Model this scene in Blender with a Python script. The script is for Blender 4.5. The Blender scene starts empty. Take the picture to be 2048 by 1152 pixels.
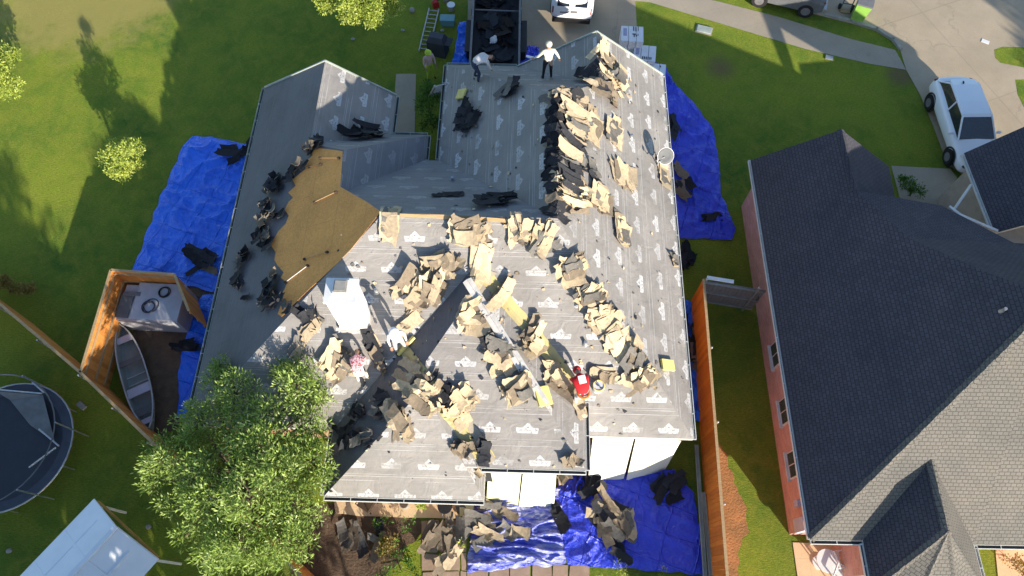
import bpy, bmesh, math, random
from mathutils import Vector, Matrix, noise
from mathutils.bvhtree import BVHTree
random.seed(7)
R=math.radians
sc=bpy.context.scene
# ------------------------------------------------------------------ camera, sky, sun, exposure
CAMH=24.0; FPX=1384.0; PITCH=R(64.8); TH=R(1.55)
cam=bpy.data.cameras.new('camera'); camo=bpy.data.objects.new('camera',cam); sc.collection.objects.link(camo)
camo.location=(0,0,CAMH); camo.rotation_euler=(R(90)-PITCH,0,0)
cam.sensor_width=36; cam.lens=36*FPX/2048; cam.clip_end=1000; cam.clip_start=0.1
sc.camera=camo
SUNEL=R(16.5); SX,SY=0.52,-0.854
w=bpy.data.worlds.new('World'); sc.world=w; w.use_nodes=True
nt=w.node_tree; bg=nt.nodes['Background']; sky=nt.nodes.new('ShaderNodeTexSky')
sky.sky_type='NISHITA'; sky.sun_disc=False; sky.sun_elevation=SUNEL; sky.sun_rotation=math.atan2(SX,SY)
sky.air_density=1.0; sky.dust_density=0.6; sky.ozone_density=2.0
nt.links.new(sky.outputs[0],bg.inputs[0]); bg.inputs[1].default_value=0.125
sl=bpy.data.lights.new('sun','SUN'); sl.energy=4.8; sl.angle=R(0.5); sl.color=(1.0,0.90,0.76)
so=bpy.data.objects.new('sun',sl); sc.collection.objects.link(so)
sd=Vector((SX*math.cos(SUNEL),SY*math.cos(SUNEL),math.sin(SUNEL)))
so.rotation_euler=sd.to_track_quat('Z','Y').to_euler(); so.location=sd*60
sc.view_settings.view_transform='Standard'; sc.view_settings.look='None'; sc.view_settings.exposure=1.05; sc.view_settings.gamma=1
sc.render.engine='CYCLES'; sc.render.resolution_x=1024; sc.render.resolution_y=576
# ------------------------------------------------------------------ helpers: measuring from the photograph
_f=Vector((0,math.cos(PITCH),-math.sin(PITCH))); _u=Vector((0,math.sin(PITCH),math.cos(PITCH)))
def ray(u,v): return (_f*FPX+Vector((1,0,0))*(u-1024)+_u*(576-v)).normalized()
def P(u,v,z=0.0):
    r=ray(u,v); t=(z-CAMH)/r.z
    return Vector((r.x*t,r.y*t,z))
def G(a,b,z=0.0,th=TH): return Vector((a*math.cos(th)+b*math.sin(th),-a*math.sin(th)+b*math.cos(th),z))
def LL(p,th=TH): return (p.x*math.cos(th)-p.y*math.sin(th), p.x*math.sin(th)+p.y*math.cos(th))
def lin(c):
    return tuple(((x/255)/12.92 if x/255<=0.04045 else ((x/255+0.055)/1.055)**2.4) for x in c)
# ------------------------------------------------------------------ helpers: objects
C=sc.collection
def tag(o,label=None,cat=None,group=None,kind=None):
    if label: o['label']=label
    if cat: o['category']=cat
    if group: o['group']=group
    if kind: o['kind']=kind
    return o
def empty(name,loc=(0,0,0),rz=0):
    o=bpy.data.objects.new(name,None); C.objects.link(o); o.location=loc; o.rotation_euler=(0,0,rz); o.empty_display_size=0.2
    return o
def thing(name,label,cat,loc=(0,0,0),rz=0,group=None):
    return tag(empty(name,loc,rz),label,cat,group)
def build(name,bm,mats,parent=None,smooth=False,recalc=True):
    if recalc: bmesh.ops.recalc_face_normals(bm,faces=bm.faces)
    me=bpy.data.meshes.new(name); bm.to_mesh(me); bm.free()
    for m in (mats if isinstance(mats,(list,tuple)) else [mats]): me.materials.append(m)
    if smooth:
        for p in me.polygons: p.use_smooth=True
    o=bpy.data.objects.new(name,me); C.objects.link(o)
    if parent: o.parent=parent
    return o
def B(): return bmesh.new()
def box(bm,c,s,rz=0,rx=0,ry=0,mi=0,bev=0):
    m=Matrix.Translation(Vector(c))@Matrix.Rotation(rz,4,'Z')@Matrix.Rotation(ry,4,'Y')@Matrix.Rotation(rx,4,'X')@Matrix.Diagonal((s[0],s[1],s[2],1))
    r=bmesh.ops.create_cube(bm,size=1,matrix=m)
    fs=set(f for v in r['verts'] for f in v.link_faces)
    for f in fs: f.material_index=mi
    if bev:
        es=list(set(e for v in r['verts'] for e in v.link_edges))
        g=bmesh.ops.bevel(bm,geom=es,offset=bev,segments=2,affect='EDGES',profile=0.6)
        for f in g['faces']: f.material_index=mi
    return bm
def cyl(bm,p0,p1,r0,r1=None,n=10,mi=0,cap=True):
    p0=Vector(p0); p1=Vector(p1); d=p1-p0; L=d.length
    if r1 is None: r1=r0
    m=Matrix.Translation((p0+p1)/2)@d.to_track_quat('Z','Y').to_matrix().to_4x4()
    r=bmesh.ops.create_cone(bm,cap_ends=cap,segments=n,radius1=r0,radius2=r1,depth=L,matrix=m)
    for f in set(f for v in r['verts'] for f in v.link_faces): f.material_index=mi
    return bm
def ball(bm,c,r,s=(1,1,1),mi=0,sub=2,rz=0):
    m=Matrix.Translation(Vector(c))@Matrix.Rotation(rz,4,'Z')@Matrix.Diagonal((s[0],s[1],s[2],1))
    q=bmesh.ops.create_icosphere(bm,subdivisions=sub,radius=r,matrix=m)
    for f in set(f for v in q['verts'] for f in v.link_faces): f.material_index=mi
    return bm
def tube(bm,pts,r,n=8,mi=0):
    for i in range(len(pts)-1): cyl(bm,pts[i],pts[i+1],r,r,n,mi)
    return bm
def poly(bm,pts,mi=0):
    f=bm.faces.new([bm.verts.new(Vector(p)) for p in pts]); f.material_index=mi; return f
def prism(bm,pts,z0,z1,mi=0):
    lo=[bm.verts.new((p[0],p[1],z0)) for p in pts]; hi=[bm.verts.new((p[0],p[1],z1)) for p in pts]
    n=len(pts); fs=[bm.faces.new(hi),bm.faces.new(lo[::-1])]
    for i in range(n): fs.append(bm.faces.new((lo[i],lo[(i+1)%n],hi[(i+1)%n],hi[i])))
    for f in fs: f.material_index=mi
    return bm
def torus(bm,c,R0,r,n=28,k=8,sx=1,sy=1,mi=0):
    vs=[]
    for i in range(n):
        a=2*math.pi*i/n; ring=[]
        for j in range(k):
            b=2*math.pi*j/k; q=R0+r*math.cos(b)
            ring.append(bm.verts.new((c[0]+q*math.cos(a)*sx,c[1]+q*math.sin(a)*sy,c[2]+r*math.sin(b))))
        vs.append(ring)
    for i in range(n):
        for j in range(k):
            f=bm.faces.new((vs[i][j],vs[(i+1)%n][j],vs[(i+1)%n][(j+1)%k],vs[i][(j+1)%k])); f.material_index=mi
    return bm
# ------------------------------------------------------------------ materials
def newmat(name):
    m=bpy.data.materials.new(name); m.use_nodes=True; return m,m.node_tree,m.node_tree.nodes['Principled BSDF']
def N(nt,t,**k):
    n=nt.nodes.new(t)
    for a,b in k.items(): setattr(n,a,b)
    return n
def lk(nt,a,b): nt.links.new(a,b)
def math_(nt,op,a,b=None,c=None):
    n=N(nt,'ShaderNodeMath',operation=op)
    for i,x in enumerate((a,b,c)):
        if x is None: continue
        if isinstance(x,(int,float)): n.inputs[i].default_value=x
        else: lk(nt,x,n.inputs[i])
    return n.outputs[0]
def mixc(nt,f,a,b,mode='MIX'):
    n=N(nt,'ShaderNodeMix',data_type='RGBA',blend_type=mode)
    for s,x in ((n.inputs[0],f),(n.inputs[6],a),(n.inputs[7],b)):
        if isinstance(x,(int,float)): s.default_value=x
        elif isinstance(x,tuple): s.default_value=(x[0],x[1],x[2],1)
        else: lk(nt,x,s)
    return n.outputs[2]
def nz(nt,vec,scale,detail=4,rough=0.55,dist=0):
    n=N(nt,'ShaderNodeTexNoise'); n.inputs['Scale'].default_value=scale; n.inputs['Detail'].default_value=detail
    n.inputs['Roughness'].default_value=rough; n.inputs['Distortion'].default_value=dist
    if vec is not None: lk(nt,vec,n.inputs['Vector'])
    return n.outputs['Fac']
def ramp(nt,f,stops):
    n=N(nt,'ShaderNodeValToRGB'); e=n.color_ramp.elements
    while len(e)<len(stops): e.new(0.5)
    for i,(p,c) in enumerate(stops):
        e[i].position=p; e[i].color=(c[0],c[1],c[2],1) if isinstance(c,tuple) else (c,c,c,1)
    lk(nt,f,n.inputs[0]); return n.outputs[0]
def sstep(nt,x,lo,hi):
    n=N(nt,'ShaderNodeMapRange',interpolation_type='SMOOTHSTEP'); n.inputs[1].default_value=lo; n.inputs[2].default_value=hi
    lk(nt,x,n.inputs[0]); return n.outputs[0]
def bump(nt,bs,h,s,d=0.05):
    n=N(nt,'ShaderNodeBump'); n.inputs['Strength'].default_value=s; n.inputs['Distance'].default_value=d
    lk(nt,h,n.inputs['Height']); lk(nt,n.outputs[0],bs.inputs['Normal'])
def simple(name,col,col2=None,scale=6,rough=0.75,bmp=0.0,bscale=30,bd=0.02,metal=0,stretch=(1,1,1),spec=0.5,coat=0):
    m,nt,bs=newmat(name); tc=N(nt,'ShaderNodeTexCoord'); mp=N(nt,'ShaderNodeMapping'); mp.inputs['Scale'].default_value=stretch
    lk(nt,tc.outputs['Object'],mp.inputs[0]); v=mp.outputs[0]
    bs.inputs['Roughness'].default_value=rough; bs.inputs['Metallic'].default_value=metal
    bs.inputs['Specular IOR Level'].default_value=spec; bs.inputs['Coat Weight'].default_value=coat
    if col2 is None: col2=tuple(x*0.8 for x in col)
    c=ramp(nt,nz(nt,v,scale,6,0.6),[(0.3,col2),(0.68,col)])
    lk(nt,c,bs.inputs['Base Color'])
    if bmp: bump(nt,bs,nz(nt,v,bscale,5,0.6),bmp,bd)
    return m
# --- felt underlayment: laps, printed house-and-banner marks, staples
def felt(name,base,dark=1.0,logo=0.75,logow=1.0):
    m,nt,bs=newmat(name); uv=N(nt,'ShaderNodeUVMap'); s=N(nt,'ShaderNodeSeparateXYZ'); lk(nt,uv.outputs[0],s.inputs[0])
    u,v=s.outputs[0],s.outputs[1]
    row=math_(nt,'FLOOR',math_(nt,'DIVIDE',v,0.94))
    fy=math_(nt,'SUBTRACT',math_(nt,'FRACT',math_(nt,'DIVIDE',v,0.94)),0.42)     # -.42...58
    uu=math_(nt,'ADD',math_(nt,'DIVIDE',u,1.08),math_(nt,'MULTIPLY',row,0.37))
    fx=math_(nt,'SUBTRACT',math_(nt,'FRACT',uu),0.5)
    ax=math_(nt,'ABSOLUTE',fx)
    # banner (bottom band, slightly boat shaped) + gable roof mark above
    band=math_(nt,'MULTIPLY',math_(nt,'LESS_THAN',math_(nt,'ADD',ax,math_(nt,'MULTIPLY',math_(nt,'MAXIMUM',math_(nt,'SUBTRACT',0,fy),0),0.25)),0.29),
         math_(nt,'MULTIPLY',math_(nt,'GREATER_THAN',fy,-0.10),math_(nt,'LESS_THAN',fy,0.07)))
    tri=math_(nt,'MULTIPLY',math_(nt,'LESS_THAN',math_(nt,'ADD',math_(nt,'MULTIPLY',ax,1.1),math_(nt,'SUBTRACT',fy,0.07)),0.17),
         math_(nt,'MULTIPLY',math_(nt,'GREATER_THAN',fy,0.08),math_(nt,'GREATER_THAN',math_(nt,'ADD',math_(nt,'MULTIPLY',ax,1.3),math_(nt,'SUBTRACT',fy,0.07)),0.06)))
    # lettering-like gaps inside the banner
    cv=N(nt,'ShaderNodeCombineXYZ'); lk(nt,math_(nt,'MULTIPLY',u,1.0),cv.inputs[0]); lk(nt,v,cv.inputs[1])
    let=nz(nt,cv.outputs[0],26,2,0.5)
    inn=math_(nt,'MULTIPLY',math_(nt,'LESS_THAN',ax,0.24),math_(nt,'MULTIPLY',math_(nt,'GREATER_THAN',fy,-0.045),math_(nt,'LESS_THAN',fy,0.035)))
    gap=math_(nt,'MULTIPLY',inn,sstep(nt,let,0.50,0.56))
    mark=math_(nt,'MULTIPLY',math_(nt,'MAXIMUM',band,tri),math_(nt,'SUBTRACT',1.0,math_(nt,'MULTIPLY',gap,0.6)))
    cid=N(nt,'ShaderNodeCombineXYZ'); lk(nt,math_(nt,'FLOOR',uu),cid.inputs[0]); lk(nt,row,cid.inputs[1])
    wn=N(nt,'ShaderNodeTexWhiteNoise',noise_dimensions='2D'); lk(nt,cid.outputs[0],wn.inputs['Vector'])
    mark=math_(nt,'MULTIPLY',mark,math_(nt,'ADD',0.62,math_(nt,'MULTIPLY',wn.outputs[0],0.5)))
    wear=sstep(nt,nz(nt,cv.outputs[0],1.1,3),0.28,0.50)
    wear2=sstep(nt,nz(nt,cv.outputs[0],14,4),0.32,0.5)
    mark=math_(nt,'MULTIPLY',math_(nt,'MULTIPLY',mark,logow),math_(nt,'MULTIPLY',wear,wear2))
    # lap lines
    d1=math_(nt,'ABSOLUTE',math_(nt,'SUBTRACT',fy,0.50)); d2=math_(nt,'ABSOLUTE',math_(nt,'SUBTRACT',fy,-0.36)); d3=math_(nt,'ABSOLUTE',math_(nt,'ADD',fy,0.29))
    ln=math_(nt,'MAXIMUM',math_(nt,'LESS_THAN',d1,0.012),math_(nt,'MAXIMUM',math_(nt,'LESS_THAN',d2,0.012),math_(nt,'LESS_THAN',d3,0.008)))
    sx=N(nt,'ShaderNodeCombineXYZ'); lk(nt,math_(nt,'MULTIPLY',u,0.5),sx.inputs[0]); lk(nt,math_(nt,'MULTIPLY',v,6),sx.inputs[1])
    ln=math_(nt,'MULTIPLY',ln,sstep(nt,nz(nt,sx.outputs[0],2.0,4),0.36,0.58))
    lite=math_(nt,'MAXIMUM',mark,math_(nt,'MULTIPLY',ln,0.5))
    b1=tuple(x*0.82 for x in base); b2=tuple(min(1,x*1.13) for x in base)
    g=ramp(nt,nz(nt,cv.outputs[0],0.55,6,0.6,0.6),[(0.32,b1),(0.66,b2)])
    g2=ramp(nt,nz(nt,sx.outputs[0],1.3,5,0.7),[(0.3,(0.88,0.88,0.9)),(0.7,(1.06,1.04,1.02))])
    g=mixc(nt,1.0,g,g2,'MULTIPLY')
    # scuffs, bits and nail dots
    sp=N(nt,'ShaderNodeTexVoronoi'); sp.inputs['Scale'].default_value=3.1; lk(nt,cv.outputs[0],sp.inputs['Vector'])
    dots=math_(nt,'LESS_THAN',sp.outputs['Distance'],0.045)
    sc1=sstep(nt,nz(nt,cv.outputs[0],5.2,8,0.75,1.5),0.66,0.72)
    col=mixc(nt,lite,g,(logo,logo,logo*1.01)); col=mixc(nt,math_(nt,'MULTIPLY',sc1,0.45),col,(0.42,0.38,0.32))
    col=mixc(nt,math_(nt,'MULTIPLY',dots,0.6),col,(0.07,0.06,0.05))
    lk(nt,col,bs.inputs['Base Color']); bs.inputs['Roughness'].default_value=0.62; bs.inputs['Specular IOR Level'].default_value=0.35
    h=math_(nt,'ADD',math_(nt,'MULTIPLY',nz(nt,cv.outputs[0],2.2,6,0.62,0.8),1.0),math_(nt,'MULTIPLY',ln,0.15))
    bump(nt,bs,h,0.5,0.07)
    return m
def shingles(name,c1,c2,c3,ex=0.14,wd=0.30,b=0.6):
    m,nt,bs=newmat(name); uv=N(nt,'ShaderNodeUVMap')
    br=N(nt,'ShaderNodeTexBrick'); br.inputs['Scale'].default_value=1; br.inputs['Brick Width'].default_value=wd; br.inputs['Row Height'].default_value=ex
    br.inputs['Mortar Size'].default_value=0.014; br.inputs['Mortar Smooth'].default_value=0.4; br.inputs['Bias'].default_value=0.0
    for i,c in ((1,c1),(2,c2)): br.inputs[i].default_value=(*c,1)
    br.inputs[3].default_value=(*c3,1); lk(nt,uv.outputs[0],br.inputs['Vector'])
    g=ramp(nt,nz(nt,uv.outputs[0],60,3,0.7),[(0.3,(0.7,0.7,0.7)),(0.7,(1.2,1.2,1.2))])
    g2=ramp(nt,nz(nt,uv.outputs[0],0.5,6,0.65),[(0.32,(0.82,0.84,0.86)),(0.7,(1.12,1.08,1.04))])
    col=mixc(nt,1,mixc(nt,1,br.outputs[0],g,'MULTIPLY'),g2,'MULTIPLY'); lk(nt,col,bs.inputs['Base Color'])
    bs.inputs['Roughness'].default_value=0.9; bs.inputs['Specular IOR Level'].default_value=0.2
    h=math_(nt,'ADD',math_(nt,'MULTIPLY',br.outputs['Fac'],-1.0),math_(nt,'MULTIPLY',nz(nt,uv.outputs[0],40,3),0.5))
    bump(nt,bs,h,b,0.012)
    return m
def bricks(name,c1,c2,c3):
    m,nt,bs=newmat(name); uv=N(nt,'ShaderNodeUVMap')
    br=N(nt,'ShaderNodeTexBrick'); br.inputs['Scale'].default_value=1; br.inputs['Brick Width'].default_value=0.22; br.inputs['Row Height'].default_value=0.075
    br.inputs['Mortar Size'].default_value=0.006
    br.inputs[1].default_value=(*c1,1); br.inputs[2].default_value=(*c2,1); br.inputs[3].default_value=(*c3,1); lk(nt,uv.outputs[0],br.inputs['Vector'])
    g=ramp(nt,nz(nt,uv.outputs[0],1.2,5,0.6),[(0.3,(0.85,0.85,0.85)),(0.7,(1.1,1.1,1.1))])
    lk(nt,mixc(nt,1,br.outputs[0],g,'MULTIPLY'),bs.inputs['Base Color']); bs.inputs['Roughness'].default_value=0.9
    bump(nt,bs,br.outputs['Fac'],-0.5,0.01); return m
def planks(name,c1,c2,wd=0.14,axis=0,rough=0.8):
    # upright fence boards: stripes along the UV's u axis
    m,nt,bs=newmat(name); uv=N(nt,'ShaderNodeUVMap'); s=N(nt,'ShaderNodeSeparateXYZ'); lk(nt,uv.outputs[0],s.inputs[0])
    q=math_(nt,'DIVIDE',s.outputs[0],wd); fl=math_(nt,'FLOOR',q); fr=math_(nt,'FRACT',q)
    wn=N(nt,'ShaderNodeTexWhiteNoise',noise_dimensions='1D'); lk(nt,fl,wn.inputs['W'])
    cb=N(nt,'ShaderNodeCombineXYZ'); lk(nt,math_(nt,'MULTIPLY',s.outputs[0],14),cb.inputs[0]); lk(nt,s.outputs[1],cb.inputs[1]); lk(nt,wn.outputs[0],cb.inputs[2])
    g=nz(nt,cb.outputs[0],2.2,6,0.6,0.5)
    t=math_(nt,'ADD',math_(nt,'MULTIPLY',wn.outputs[0],0.55),math_(nt,'MULTIPLY',g,0.6))
    col=ramp(nt,t,[(0.2,c2),(0.85,c1)])
    gap=math_(nt,'GREATER_THAN',math_(nt,'ABSOLUTE',math_(nt,'SUBTRACT',fr,0.5)),0.465)
    col=mixc(nt,math_(nt,'MULTIPLY',gap,0.8),col,(0.02,0.012,0.008)); lk(nt,col,bs.inputs['Base Color']); bs.inputs['Roughness'].default_value=rough
    bump(nt,bs,math_(nt,'SUBTRACT',g,gap),0.4,0.01); return m
def osb():
    m,nt,bs=newmat('wood_sheathing'); uv=N(nt,'ShaderNodeUVMap'); s=N(nt,'ShaderNodeSeparateXYZ'); lk(nt,uv.outputs[0],s.inputs[0])
    v=N(nt,'ShaderNodeTexVoronoi'); v.inputs['Scale'].default_value=22; lk(nt,uv.outputs[0],v.inputs['Vector'])
    c=ramp(nt,v.outputs['Color'],[(0.0,(0.70,0.30,0.07)),(1.0,(0.86,0.40,0.11))])
    g=ramp(nt,nz(nt,uv.outputs[0],0.9,6,0.62),[(0.3,(0.84,0.84,0.84)),(0.7,(1.08,1.07,1.05))]); c=mixc(nt,1,c,g,'MULTIPLY')
    a=math_(nt,'LESS_THAN',math_(nt,'FRACT',math_(nt,'DIVIDE',s.outputs[1],1.22)),0.008)
    row=math_(nt,'FLOOR',math_(nt,'DIVIDE',s.outputs[1],1.22))
    b=math_(nt,'LESS_THAN',math_(nt,'FRACT',math_(nt,'ADD',math_(nt,'DIVIDE',s.outputs[0],2.44),math_(nt,'MULTIPLY',row,0.5))),0.004)
    kn=N(nt,'ShaderNodeTexVoronoi'); kn.inputs['Scale'].default_value=2.2; lk(nt,uv.outputs[0],kn.inputs['Vector'])
    k=math_(nt,'LESS_THAN',kn.outputs['Distance'],0.05)
    c=mixc(nt,math_(nt,'MULTIPLY',math_(nt,'MAXIMUM',a,b),0.45),c,(0.12,0.07,0.03)); c=mixc(nt,math_(nt,'MULTIPLY',k,0.4),c,(0.15,0.08,0.03))
    lk(nt,c,bs.inputs['Base Color']); bs.inputs['Roughness'].default_value=0.8; bump(nt,bs,v.outputs['Color'],0.15,0.01); return m
def grass():
    m,nt,bs=newmat('lawn_grass'); tc=N(nt,'ShaderNodeTexCoord'); o=tc.outputs['Object']
    n1=nz(nt,o,0.22,6,0.6,0.4); n2=nz(nt,o,1.6,7,0.68,0.6); 
    mp=N(nt,'ShaderNodeMapping'); mp.inputs['Scale'].default_value=(1.0,3.2,1); mp.inputs['Rotation'].default_value=(0,0,0.12); lk(nt,o,mp.inputs[0])
    n3=nz(nt,mp.outputs[0],9,6,0.8,0.3); n4=nz(nt,o,38,4,0.8)
    c=ramp(nt,n1,[(0.34,(0.11,0.225,0.035)),(0.62,(0.30,0.385,0.045))])
    c=mixc(nt,ramp(nt,n2,[(0.40,0.0),(0.68,0.7)]),c,(0.36,0.38,0.06))
    c=mixc(nt,1,c,ramp(nt,n3,[(0.28,(0.50,0.55,0.5)),(0.72,(1.40,1.34,1.3))]),'MULTIPLY')
    c=mixc(nt,1,c,ramp(nt,n4,[(0.25,(0.55,0.58,0.5)),(0.75,(1.35,1.32,1.3))]),'MULTIPLY')
    # dry straw patch in the far left corner of the lawn, bare soil patches on the front lawn
    def spot(p,r,soft):
        d=N(nt,'ShaderNodeVectorMath',operation='DISTANCE'); lk(nt,o,d.inputs[0]); d.inputs[1].default_value=p
        dd=math_(nt,'ADD',d.outputs['Value'],math_(nt,'MULTIPLY',math_(nt,'SUBTRACT',nz(nt,o,0.9,5,0.7),0.5),r*1.1))
        n=N(nt,'ShaderNodeMapRange',interpolation_type='SMOOTHSTEP'); n.inputs[1].default_value=r+soft; n.inputs[2].default_value=r-soft
        lk(nt,dd,n.inputs[0]); return n.outputs[0]
    c=mixc(nt,math_(nt,'MULTIPLY',spot((-20.5,28.0,0),4.6,1.2),0.8),c,(0.44,0.37,0.12))
    for p,r,s_ in ((tuple(P(1440,135)),0.5,0.5),(tuple(P(1800,150)),0.55,0.4),(tuple(P(640,1120)),1.0,0.6),(tuple(P(330,690)),0.9,0.6),(tuple(P(340,760)),1.1,0.7)):
        c=mixc(nt,math_(nt,'MULTIPLY',spot(p,r,s_),0.75),c,(0.24,0.15,0.09))
    lk(nt,c,bs.inputs['Base Color']); bs.inputs['Roughness'].default_value=0.95; bs.inputs['Specular IOR Level'].default_value=0.15
    bump(nt,bs,math_(nt,'ADD',n4,math_(nt,'MULTIPLY',n3,1.5)),0.9,0.08)
    return m
def concrete(name,c1,c2,joint=3.0,rot=0):
    m,nt,bs=newmat(name); tc=N(nt,'ShaderNodeTexCoord'); mp=N(nt,'ShaderNodeMapping'); mp.inputs['Rotation'].default_value=(0,0,rot); lk(nt,tc.outputs['Object'],mp.inputs[0]); o=mp.outputs[0]
    c=ramp(nt,nz(nt,o,0.5,7,0.65),[(0.3,c2),(0.7,c1)]); c=mixc(nt,1,c,ramp(nt,nz(nt,o,25,4,0.7),[(0.3,(0.9,0.9,0.9)),(0.7,(1.06,1.06,1.06))]),'MULTIPLY')
    s=N(nt,'ShaderNodeSeparateXYZ'); lk(nt,o,s.inputs[0])
    j=math_(nt,'MAXIMUM',math_(nt,'LESS_THAN',math_(nt,'FRACT',math_(nt,'DIVIDE',s.outputs[0],joint)),0.012),math_(nt,'LESS_THAN',math_(nt,'FRACT',math_(nt,'DIVIDE',s.outputs[1],joint)),0.012))
    c=mixc(nt,math_(nt,'MULTIPLY',j,0.16),c,(0.08,0.07,0.06)); st=sstep(nt,nz(nt,o,0.9,5,0.7,1.0),0.62,0.75); c=mixc(nt,math_(nt,'MULTIPLY',st,0.25),c,(0.12,0.10,0.08))
    vo=N(nt,'ShaderNodeTexVoronoi',feature='DISTANCE_TO_EDGE'); vo.inputs['Scale'].default_value=0.22; va=N(nt,'ShaderNodeVectorMath',operation='ADD'); nn=N(nt,'ShaderNodeTexNoise'); nn.inputs['Scale'].default_value=1.5; nn.inputs['Detail'].default_value=6; lk(nt,o,nn.inputs['Vector']); lk(nt,o,va.inputs[0]); lk(nt,nn.outputs['Color'],va.inputs[1]); lk(nt,va.outputs[0],vo.inputs['Vector'])
    cr=math_(nt,'MULTIPLY',math_(nt,'LESS_THAN',vo.outputs['Distance'],0.006),sstep(nt,nz(nt,o,0.35,2),0.45,0.6)); c=mixc(nt,math_(nt,'MULTIPLY',cr,0.18),c,(0.07,0.06,0.05))
    lk(nt,c,bs.inputs['Base Color']); bs.inputs['Roughness'].default_value=0.88; bump(nt,bs,nz(nt,o,30,4,0.7),0.15,0.01); return m
def attrmat(name,rough=0.85,bmp=0.5):
    m,nt,bs=newmat(name); a=N(nt,'ShaderNodeAttribute',attribute_name='tint'); tc=N(nt,'ShaderNodeTexCoord')
    g=ramp(nt,nz(nt,tc.outputs['Object'],9,6,0.7),[(0.3,(0.72,0.72,0.72)),(0.7,(1.15,1.15,1.15))])
    lk(nt,mixc(nt,1,a.outputs['Color'],g,'MULTIPLY'),bs.inputs['Base Color']); bs.inputs['Roughness'].default_value=rough; bs.inputs['Specular IOR Level'].default_value=0.25
    if bmp: bump(nt,bs,nz(nt,tc.outputs['Object'],60,4,0.7),bmp,0.01)
    return m
def leafmat(name,c1,c2,c3):
    m,nt,bs=newmat(name); g=N(nt,'ShaderNodeNewGeometry'); tc=N(nt,'ShaderNodeTexCoord')
    a=N(nt,'ShaderNodeAttribute',attribute_name='tint'); s=N(nt,'ShaderNodeSeparateXYZ'); lk(nt,a.outputs['Vector'],s.inputs[0])
    c=ramp(nt,s.outputs[0],[(0.0,c2),(0.6,c1),(1.0,c3)])
    lk(nt,c,bs.inputs['Base Color']); bs.inputs['Roughness'].default_value=0.55; bs.inputs['Specular IOR Level'].default_value=0.4
    bs.inputs['Transmission Weight'].default_value=0.0
    tr=N(nt,'ShaderNodeBsdfTranslucent'); lk(nt,c,tr.inputs[0]); mx=N(nt,'ShaderNodeMixShader'); mx.inputs[0].default_value=0.3
    out=nt.nodes['Material Output']; lk(nt,bs.outputs[0],mx.inputs[1]); lk(nt,tr.outputs[0],mx.inputs[2]); lk(nt,mx.outputs[0],out.inputs[0]); return m
def tarpmat(name,c1,c2,rough=0.28):
    m,nt,bs=newmat(name); tc=N(nt,'ShaderNodeTexCoord'); o=tc.outputs['Object']
    c=ramp(nt,nz(nt,o,1.1,5,0.6),[(0.3,c2),(0.7,c1)]); lk(nt,c,bs.inputs['Base Color']); bs.inputs['Roughness'].default_value=rough
    bs.inputs['Specular IOR Level'].default_value=0.6
    h=math_(nt,'ADD',nz(nt,o,3.0,6,0.6,1.6),math_(nt,'MULTIPLY',nz(nt,o,11,4,0.6,1.0),0.3))
    mp=N(nt,'ShaderNodeMapping'); mp.inputs['Rotation'].default_value=(0,0,0.35); lk(nt,o,mp.inputs[0]); s=N(nt,'ShaderNodeSeparateXYZ'); lk(nt,mp.outputs[0],s.inputs[0])
    wv=math_(nt,'MULTIPLY',nz(nt,o,0.8,3),0.25)
    for ax_,d_ in ((0,1.15),(1,0.9)):
        q_=math_(nt,'ABSOLUTE',math_(nt,'SUBTRACT',math_(nt,'FRACT',math_(nt,'ADD',math_(nt,'DIVIDE',s.outputs[ax_],d_),wv)),0.5)); h=math_(nt,'ADD',h,math_(nt,'MULTIPLY',math_(nt,'SUBTRACT',1.0,sstep(nt,q_,0.0,0.035)),0.35))
    dr=sstep(nt,nz(nt,o,1.7,7,0.75,1.0),0.58,0.74); lk(nt,mixc(nt,math_(nt,'MULTIPLY',dr,0.28),c,(0.12,0.13,0.16)),bs.inputs['Base Color'])
    bump(nt,bs,h,0.8,0.11); return m
def silvertarp():  # pale streaks put the glints on the wrinkles into the colour
    m,nt,bs=newmat('glint_streak_tarp'); tc=N(nt,'ShaderNodeTexCoord'); o=tc.outputs['Object']; mp=N(nt,'ShaderNodeMapping'); mp.inputs['Scale'].default_value=(0.8,3.2,1); mp.inputs['Rotation'].default_value=(0,0,0.1); lk(nt,o,mp.inputs[0])
    c=ramp(nt,nz(nt,mp.outputs[0],1.3,6,0.6,1.2),[(0.36,(0.03,0.05,0.55)),(0.50,(0.16,0.19,0.66)),(0.62,(0.42,0.44,0.70))]); lk(nt,c,bs.inputs['Base Color']); bs.inputs['Roughness'].default_value=0.33; bs.inputs['Specular IOR Level'].default_value=0.8
    bump(nt,bs,nz(nt,mp.outputs[0],2.6,6,0.6,1.2),0.8,0.12); return m
def plaid():
    m,nt,bs=newmat('pink_check_cloth'); tc=N(nt,'ShaderNodeTexCoord'); v=N(nt,'ShaderNodeTexVoronoi'); v.inputs['Scale'].default_value=28; lk(nt,tc.outputs['Object'],v.inputs['Vector'])
    c=ramp(nt,v.outputs['Color'],[(0.25,(0.30,0.06,0.08)),(0.5,(0.62,0.33,0.35)),(0.8,(0.72,0.55,0.55))]); lk(nt,c,bs.inputs['Base Color']); bs.inputs['Roughness'].default_value=0.9; return m
M={}
M['felt']=felt('roof_felt',(0.262,0.248,0.232),logo=0.52)
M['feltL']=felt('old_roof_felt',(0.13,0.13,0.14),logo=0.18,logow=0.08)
M['feltN']=felt('shade_slope_felt',(0.20,0.20,0.215),logo=0.36,logow=0.7)  # darker felt copy, shade of the northern slopes put into its colour
M['shnL']=shingles('shade_side_shingle',(0.098,0.094,0.112),(0.078,0.075,0.090),(0.052,0.05,0.06),0.11,0.16)  # one roof in two tones: shade put into this darker colour
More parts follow.
